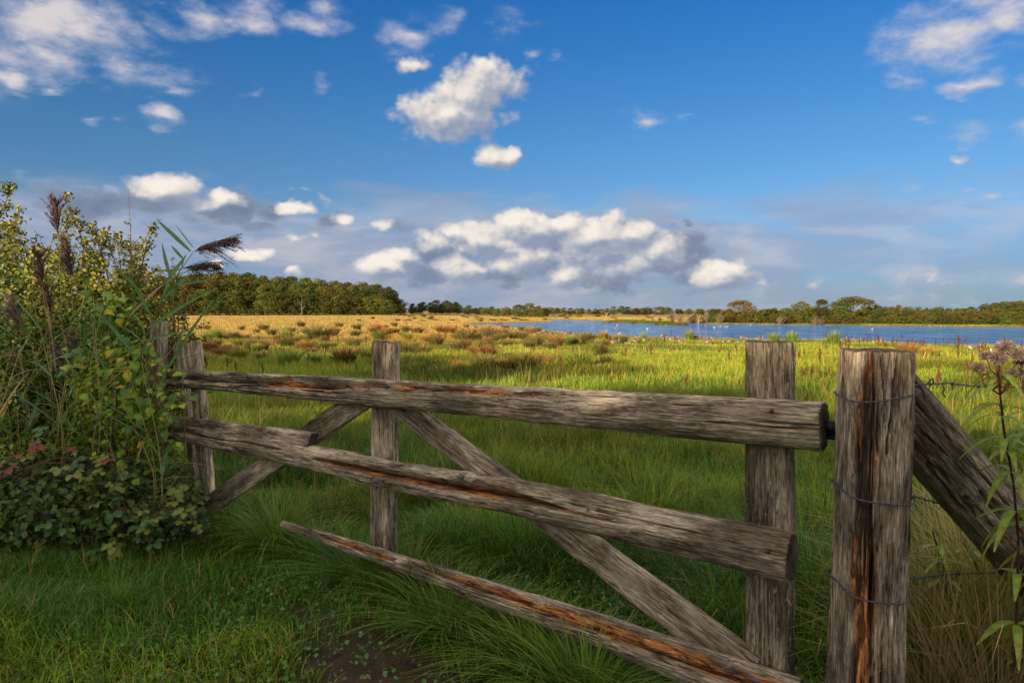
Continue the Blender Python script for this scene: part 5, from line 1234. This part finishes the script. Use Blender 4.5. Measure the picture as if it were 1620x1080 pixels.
# climbing vine stems with heart leaves hanging in front
vr = random.Random(9)
for (pts, n, lab) in [([(160, 470), (205, 520), (240, 570), (262, 620)], 46, 'vine stem climbing beside the hinge post'), ([(180, 520), (215, 600), (255, 680), (280, 700)], 52, 'vine stem hanging over the hinge end of the middle rail'), ([(190, 600), (230, 650), (285, 640), (300, 625)], 40, 'yellow tipped vine stem reaching onto the left gate uprights'), ([(200, 640), (220, 720), (235, 790)], 40, 'vine stem hanging below the middle rail'), ([(120, 560), (170, 620), (195, 700)], 40, 'vine stem in the middle of the hedge')]:
    P = np.array([depth_pt(x, y, 3.95 - .0005 * (x - 200)) for x, y in pts]); t = empty('vine', tuple(P[0])); tag(t, lab, 'climber', 'vine stems over the hinge post')
    q = np.linspace(0, len(P) - 1, 24); C = np.stack([np.interp(q, np.arange(len(P)), P[:, k]) for k in range(3)], -1) + np.random.default_rng(3).normal(0, .012, (24, 3)) - P[0]
    A = Acc(); tube(A, C, .0022, (.12, .10, .03), 4); ob('stem', A.mesh('vine_stem', M_bark), t)
    for k in range(n):
        p = C[vr.randrange(24)] + np.array([vr.gauss(0, .05), vr.gauss(0, .05) - .04, vr.gauss(0, .05)])
        d = np.array([vr.gauss(0, 1), vr.gauss(-.4, .5), vr.uniform(-1.2, .2)])
        ob('leaf', VL[vr.choice((0, 0, 1, 1, 2, 3))], t, frame(p, d, np.cross([0, -.6, 1], d), vr.uniform(.7, 1.35)))
# brambles: arching canes with three-part leaves
for k, (pts, n, kind, lab) in enumerate([
    ([(-30, 880), (10, 800), (60, 800), (100, 860)], 16, 'green', 'bramble cane with dark green leaves arching at the far left'), ([(60, 900), (60, 800), (110, 790), (140, 880)], 18, 'green', 'bramble cane with big rounded leaves hanging towards the grass'),
    ([(140, 900), (150, 820), (200, 800), (250, 880)], 18, 'green', 'bramble cane bending low in front of the dark hollow'), ([(20, 760), (60, 730), (120, 735), (190, 760)], 18, 'olive', 'bramble cane with olive yellow leaves above the green ones'),
    ([(30, 745), (90, 722), (150, 730), (200, 745)], 11, 'red', 'bramble cane with reddened leaves in the middle of the hedge'), ([(0, 740), (20, 725), (45, 735)], 7, 'red', 'small reddened bramble cane at the left'), ([(200, 880), (240, 810), (290, 800), (320, 850)], 14, 'olive', 'bramble cane with yellowing leaves near the diagonal brace'),
    ([(-20, 840), (30, 770), (80, 790)], 14, 'green', 'bramble cane with bluish leaves at the left edge'), ([(100, 860), (130, 760), (180, 770), (215, 830)], 16, 'olive', 'bramble cane with olive leaves over the dark hollow'), ([(150, 940), (180, 880), (230, 890), (260, 930)], 10, 'green', 'lowest bramble cane trailing into the grass')]):
    P = np.array([depth_pt(x, y, 3.62 - .0006 * (y - 800)) for x, y in pts]); P[:, 2] = np.maximum(P[:, 2], .02); t = empty('bramble', tuple(P[0])); tag(t, lab, 'bramble', 'bramble canes at the foot of the hedge')
    q = np.linspace(0, len(P) - 1, 20); C = np.stack([np.interp(q, np.arange(len(P)), P[:, j]) for j in range(3)], -1) - P[0]
    for _ in range(3): C[1:-1] = (C[:-2] + C[1:-1] * 2 + C[2:]) / 4
    A = Acc(); tube(A, C, np.linspace(.004, .002, 20), (.14, .06, .04), 5); ob('cane', A.mesh('cane', M_bark), t)
    for j in range(n):
        i = int((j + .5) / n * 19); p = C[i] + np.array([vr.gauss(0, .07), vr.gauss(-.03, .06), vr.gauss(.0, .07)])
        d = np.array([vr.gauss(0, 1), vr.gauss(-.7, .4), vr.uniform(-.6, .35)])
        ob('leaf', vr.choice(BRL[kind if vr.random() < .85 else 'green']), t, frame(p, d, np.cross([0, -.45, 1], d), vr.uniform(.5, 1.05)))

# ------------------------------------------------------------- reeds
def plume_mesh(seed, n=95, L=.24, col=(.12, .075, .065)):
    r_ = np.random.default_rng(seed); A = Acc()
    tube(A, [(0, 0, 0), (L * .5, 0, -.01), (L, 0, -.03)], [.002, .0016, .0008], col, 4)
    for k in range(n):
        t = r_.uniform(0, .95); s = np.array([L * t, 0, -.03 * t * t]); l = r_.uniform(.05, .14) * (1.1 - .55 * t)
        e = s + np.array([l * .85, r_.normal(0, .3) * l, -abs(r_.normal(.45, .45)) * l + .015])
        m = (s + e) / 2 + [0, 0, .010]; c = np.array(col) * r_.uniform(.5, 1.7)
        tube(A, [s, m, e], [.0010, .0022, .0008], c, 3, False)
        for q in range(6):
            b_ = s + (e - s) * r_.uniform(.3, 1.0); f = b_ + r_.normal(0, .008, 3) + [.010, 0, -.004]
            tube(A, [b_, f], [.0022, .0008], c * r_.uniform(.7, 1.4), 3, False)
    return A.mesh('plume', M_soft)
PLUME = [plume_mesh(1), plume_mesh(2, 80, .20, (.10, .06, .05)), plume_mesh(3, 70, .22, (.20, .14, .11))]
def reed(base_px, yd, path, leaves, plume, label, kinds=('green',), r=.0045, seed=0, leafscale=1.0, stemc=(.14, .15, .05), pdir=None, pscale=1.0):
    rr = random.Random(seed * 13 + 5)
    P = np.array([depth_pt(x, y, yd + dy) for x, y, dy in path]); b0 = P[0].copy(); b0[2] = gz(b0[0], b0[1])
    P = np.concatenate([b0[None], P[1:]]) if len(P) > 2 else np.stack([b0, (b0 + P[1]) / 2, P[1]])
    q = np.linspace(0, len(P) - 1, 26); C = np.stack([np.interp(q, np.arange(len(P)), P[:, j]) for j in range(3)], -1) - b0
    for _ in range(6): C[1:-1] = (C[:-2] + C[1:-1] * 2 + C[2:]) / 4
    t = empty('reed', tuple(b0)); tag(t, label, 'reed', 'reeds growing out of the hedge')
    A = Acc(); tube(A, C, np.linspace(r, r * .4, 26), stemc, 5); ob('stem', A.mesh('reed_stem', M_bark), t)
    for k in range(leaves):
        f = .22 + .74 * (k + .5) / leaves; i = min(24, int(f * 25)); T = unit(C[i + 1] - C[i - 1])
        a = rr.uniform(0, 6.28) if rr.random() < .5 else (0.2 if k % 2 else 2.9) + rr.uniform(-.5, .5)
        side = np.array([math.cos(a), math.sin(a) * .8, 0]); d = unit(T * rr.uniform(.6, 1.4) + side * rr.uniform(.6, 1.1))
        kd = rr.choice(kinds); m = rr.choice(REEDL[kd])
        ob('leaf', m, t, frame(C[i], d, np.cross([0, 0, 1], d), leafscale * rr.uniform(.65, 1.15) * (1.05 - .45 * f)))
    if plume is not None:
        T = unit(C[-1] - C[-3]) if pdir is None else unit(np.array(pdir)); ob('plume', PLUME[plume], t, frame(C[-1], T, np.cross([0, 0, 1], T), pscale))
    return t, C
# the two big reeds leaning out over the gate
t1, C1 = reed(215, 3.85, [(185, 800, .2), (205, 640, .1), (232, 520, 0), (268, 452, 0), (306, 398, 0)], 7, 0, 'largest reed leaning right over the gate with a dark drooping plume', ('green', 'green', 'blue'), seed=1, leafscale=.8, pdir=(1, .1, .42), pscale=1.0)
t2, C2_ = reed(225, 3.9, [(200, 800, .2), (215, 650, .1), (238, 540, 0), (262, 470, 0), (286, 424, 0)], 7, 1, 'second leaning reed whose smaller plume hangs below the larger one', ('green', 'green', 'yellow'), seed=2, leafscale=.75, pdir=(1, 0, .18))
def extra_leaf(t, p_px, q_px, yd, kind, w=1.0, var=2):
    a = depth_pt(*p_px, yd); e = depth_pt(*q_px, yd); L = np.linalg.norm(e - a); m = REEDL[kind][var]; s = L / (.46 * 1.1)
    M = frame(a - np.array(t.location), e - a, np.cross([0, -1, .3], e - a), s)
    o = ob('leaf', m, t); o.matrix_local = M @ Matrix.Diagonal((1, w / s ** .3, 1, 1))
for a_, b_, kd, w_ in [((302, 398), (245, 345), 'green', 1.1), ((306, 392), (276, 354), 'green', .5), ((270, 440), (254, 385), 'blue', 1.3), ((290, 410), (270, 388), 'blue', 1.6), ((262, 452), (290, 405), 'green', 1.6), ((250, 480), (300, 430), 'green', 1.4), ((268, 455), (330, 440), 'green', .8),
                       ((240, 430), (288, 425), 'yellow', .8), ((205, 500), (262, 440), 'straw', .6), ((232, 520), (330, 455), 'green', .9), ((225, 540), (300, 520), 'blue', .7), ((240, 500), (205, 440), 'green', 1.0), ((280, 560), (292, 500), 'blue', .9), ((250, 610), (330, 470), 'green', .6), ((215, 560), (160, 500), 'blue', 1.0), ((232, 470), (180, 420), 'green', .6)]:
    extra_leaf(t1, a_, b_, 3.85, kd, w_)
t3, _ = reed(295, 4.0, [(292, 640, .1), (288, 560, 0), (280, 500, 0), (292, 470, 0)], 5, None, 'thin reed standing just right of the hinge post', ('green', 'blue'), seed=3, leafscale=.6)
reed(205, 4.3, [(215, 800, 0), (212, 600, 0), (210, 430, 0), (203, 300, 0)], 3, None, 'single bare reed blade standing highest above the bushes', ('green',), seed=4, r=.0030, leafscale=.6, stemc=(.10, .10, .05))
P_ = [(30, 560, .9), (85, 370, 2), (95, 395, 1), (80, 440, 1), (35, 470, 1), (110, 480, 2), (65, 430, 2), (130, 430, 1), (150, 520, 2), (10, 520, 2)]
for k, (px, py, pl_) in enumerate([(92, 372, 1), (68, 452, 1), (112, 440, 0), (80, 500, 1), (30, 530, 2), (130, 580, 2), (50, 610, 2), (20, 640, 0), (-20, 520, 1), (110, 600, 2)]):
    reed(px, 4.15 + .12 * (k % 4), [(px + 30 - 8 * (k % 5), 860, .1), (px + 14, 650, .05), (px, py, 0)], 6, pl_, ['reed with a dark brown plume before the tall hawthorn sprays', 'reed with a drooping plume left of the dark one', 'reed with a thick brown plume in the hedge middle', 'reed with a nodding dark plume', 'reed with a pale plume at the left', 'reed with a pale plume near the vine', 'pale plumed reed low in the hedge', 'reed with a bent plume at the left edge', 'plumed reed at the picture edge', 'pale plumed reed above the brambles'][k], ('green', 'blue', 'straw'), seed=20 + k)
rl = random.Random(44)
for k in range(34):
    px = rl.uniform(-60, 250); top = rl.uniform(430, 660) if px < 170 else rl.uniform(520, 680)
    reed(px, rl.uniform(3.75, 4.35), [(px + rl.uniform(-30, 30), 860, .1), (px + rl.uniform(-20, 20), (top + 860) / 2, 0), (px + rl.uniform(-40, 50), top, -.05)], rl.choice((5, 6, 7)), None,
         ('tall' if top < 520 else 'shorter') + ' green reed without plume ' + ('cut by the left picture edge' if px < -15 else 'at the left picture edge' if px < 30 else 'left of the dark plume' if px < 75 else 'in front of the hawthorn' if px < 120 else 'between the hawthorn and the vine' if px < 165 else 'left of the vine' if px < 205 else 'among the vine leaves') + rl.choice((', upright', ', leaning', ', with straw leaves', '')), rl.choice((('green', 'blue'), ('green', 'yellow', 'blue'), ('straw', 'green'), ('blue', 'green', 'green'))), seed=60 + k, leafscale=rl.uniform(.8, 1.15), stemc=rl.choice(((.14, .15, .05), (.32, .26, .12), (.30, .22, .09))))
# dry crossing stems
A = Acc()
for k in range(80):
    px = rl.uniform(-60, 265); py = rl.uniform(560, 860); s = depth_pt(px, py, rl.uniform(3.6, 4.1)); a = rl.gauss(1.2, .6); L = rl.uniform(.15, .55)
    e = s + np.array([math.cos(a) * L, rl.uniform(-.1, .1), abs(math.sin(a)) * L]); tube(A, [s, (s + e) / 2 + [0, 0, .02], e], [.002, .0018, .001], np.array((.34, .25, .14)) * rl.uniform(.4, 1.1), 4, False)
tag(ob('dry_stems', A.mesh('dry_stems', M_bark)), 'tangle of pale dry stems in the hedge', kind='stuff')

# ------------------------------------------------------------- hemp agrimony beside the post
AGL = [leafm('agrimony_leaf', .125, .030, lance, (.20, .28, .04), (.26, .28, .04), droop=d_, fold=.2, nseg=9, wave=.02) for d_ in (.5, .8, 1.1)] + [leafm('agrimony_leaf', .11, .03, lance, (.11, .19, .03), (.15, .20, .04), droop=.6, fold=.2, nseg=9)]
def head_mesh(seed):
    r_ = np.random.default_rng(seed); A = Acc()
    for k in range(330):
        c = unit(r_.normal(0, 1, 3)) * r_.uniform(.4, 1) ** .4 * np.array([.019, .019, .014]); d = unit(c + r_.normal(0, .006, 3)); e = c + d * r_.uniform(.003, .008)
        tube(A, [c * .6, e], [.0006, .0011], np.array((.27, .205, .165)) * r_.uniform(.45, 1.35), 3, False)
    V_, F_, C_ = leaf_cards(unit(r_.normal(0, 1, (160, 3))) * [.015, .015, .011], r_.normal(0, 1, (160, 3)), .007, np.tile([.13, .095, .075], (160, 1)) * r_.uniform(.5, 1.5, (160, 1))); A.add(V_, F_, C_)
    return A.mesh('seed_head', M_soft)
HEAD = [head_mesh(1), head_mesh(2), head_mesh(3)]
def agrimony(path, yd, heads, label, seed, nodes=8, green=3):
    rr = random.Random(seed); P = np.array([depth_pt(x, y, yd) for x, y in path]); b0 = P[0].copy()
    b0[2] = gz(b0[0], b0[1]); P = np.concatenate([b0[None], P]) if P[0][2] > b0[2] + .05 else P
    q = np.linspace(0, len(P) - 1, 24); C = np.stack([np.interp(q, np.arange(len(P)), P[:, j]) for j in range(3)], -1) - b0
    t = empty('hemp_agrimony', tuple(b0)); tag(t, label, 'plant', 'hemp agrimony plants')
    A = Acc(); tube(A, C, np.linspace(.0040, .0024, 24), (.060, .026, .024), 6)
    hd = []
    for (hx, hy, s) in heads:
        e = depth_pt(hx, hy, yd + rr.uniform(-.05, .05)) - b0; i = rr.choice((17, 19, 21)); s0 = C[i] if len(heads) > 2 else C[-2]
        tube(A, [s0, (s0 + e) / 2 + np.array([(e - s0)[0] * .22, 0, -.01]), e], [.0026, .0020, .0014], (.12, .05, .035), 4); hd.append((e, s))
    ob('stem', A.mesh('stem', M_bark, True), t)
    for e, s in hd: ob('seed_head', rr.choice(HEAD), t, Matrix.Translation(tuple(e)) @ Matrix.Rotation(rr.uniform(0, 6), 4, 'Z') @ Matrix.Scale(s, 4))
    for k in range(nodes):
        i = int(3 + 19 * (k + .3) / nodes)
        for j, a in enumerate((0, PI, 1.1, PI + 1.1, -1.2)):
            if rr.random() < .12: continue
            a2 = a + k * .9 + rr.uniform(-.3, .3); d = np.array([math.cos(a2), math.sin(a2), rr.uniform(.1, .6)])
            ob('leaf', rr.choice(AGL[:3] if green == 3 else AGL), t, frame(C[i], d, np.cross([0, 0, 1], d), rr.uniform(.65, 1.05) * (1.15 - .35 * i / 23)))
    return t
agrimony([(1612, 860), (1603, 760), (1588, 680), (1580, 600), (1581, 578)], 2.0, [(1590, 549, 1.2), (1579, 566, 1.15), (1560, 563, .9), (1547, 581, .95), (1610, 560, 1.1), (1620, 573, 1.1), (1602, 588, .7), (1571, 610, .6)], 'hemp agrimony with fluffy grey seed heads at the right picture edge', 1, 13)
agrimony([(1650, 900), (1640, 760), (1625, 660), (1618, 600)], 2.12, [(1622, 560, 1.1), (1635, 580, 1.0), (1612, 590, .8)], 'second agrimony half cut by the right picture edge', 2, 9)
agrimony([(1500, 1000), (1495, 900), (1475, 840)], 2.5, [], 'young leafy agrimony under the strut', 3, 7, 4)
agrimony([(1560, 980), (1548, 900), (1520, 850)], 2.6, [], 'young agrimony behind the middle of the strut', 4, 7, 4)
agrimony([(1640, 1000), (1610, 900), (1600, 840)], 2.45, [], 'bright leafy agrimony shoot right of the strut', 5, 7, 3)
# ------------------------------------------------------------- tell the last look-alikes apart by their place in the photograph
ORD = 'first second third fourth fifth sixth seventh eighth ninth tenth eleventh twelfth thirteenth fourteenth fifteenth sixteenth seventeenth eighteenth nineteenth twentieth twenty-first twenty-second twenty-third twenty-fourth twenty-fifth'.split()
by = {}
for o in sc.objects:
    if o.parent is None and 'label' in o and 'category' in o and o.name.split('.')[0] != 'shade_tree': by.setdefault(o['label'], []).append(o)
for lab, os_ in by.items():
    n = len(os_)
    if n < 2: continue
    os_.sort(key=lambda o: o.location.x / max(o.location.y, .1))
    for i, o in enumerate(os_):
        if n == 2: s = ('left one', 'right one')[i]
        elif n == 3: s = ('left one', 'middle one', 'right one')[i]
        elif i < len(ORD): s = ORD[i] + ' from left'
        else: s = ORD[min(n - 1 - i, 24)] + ' from right'
        t_ = lab + ', ' + s
        if len(t_.split()) > 16: t_ = ' '.join(lab.replace(',', '').split()[:16 - len(s.split())]) + ', ' + s
        o['label'] = t_
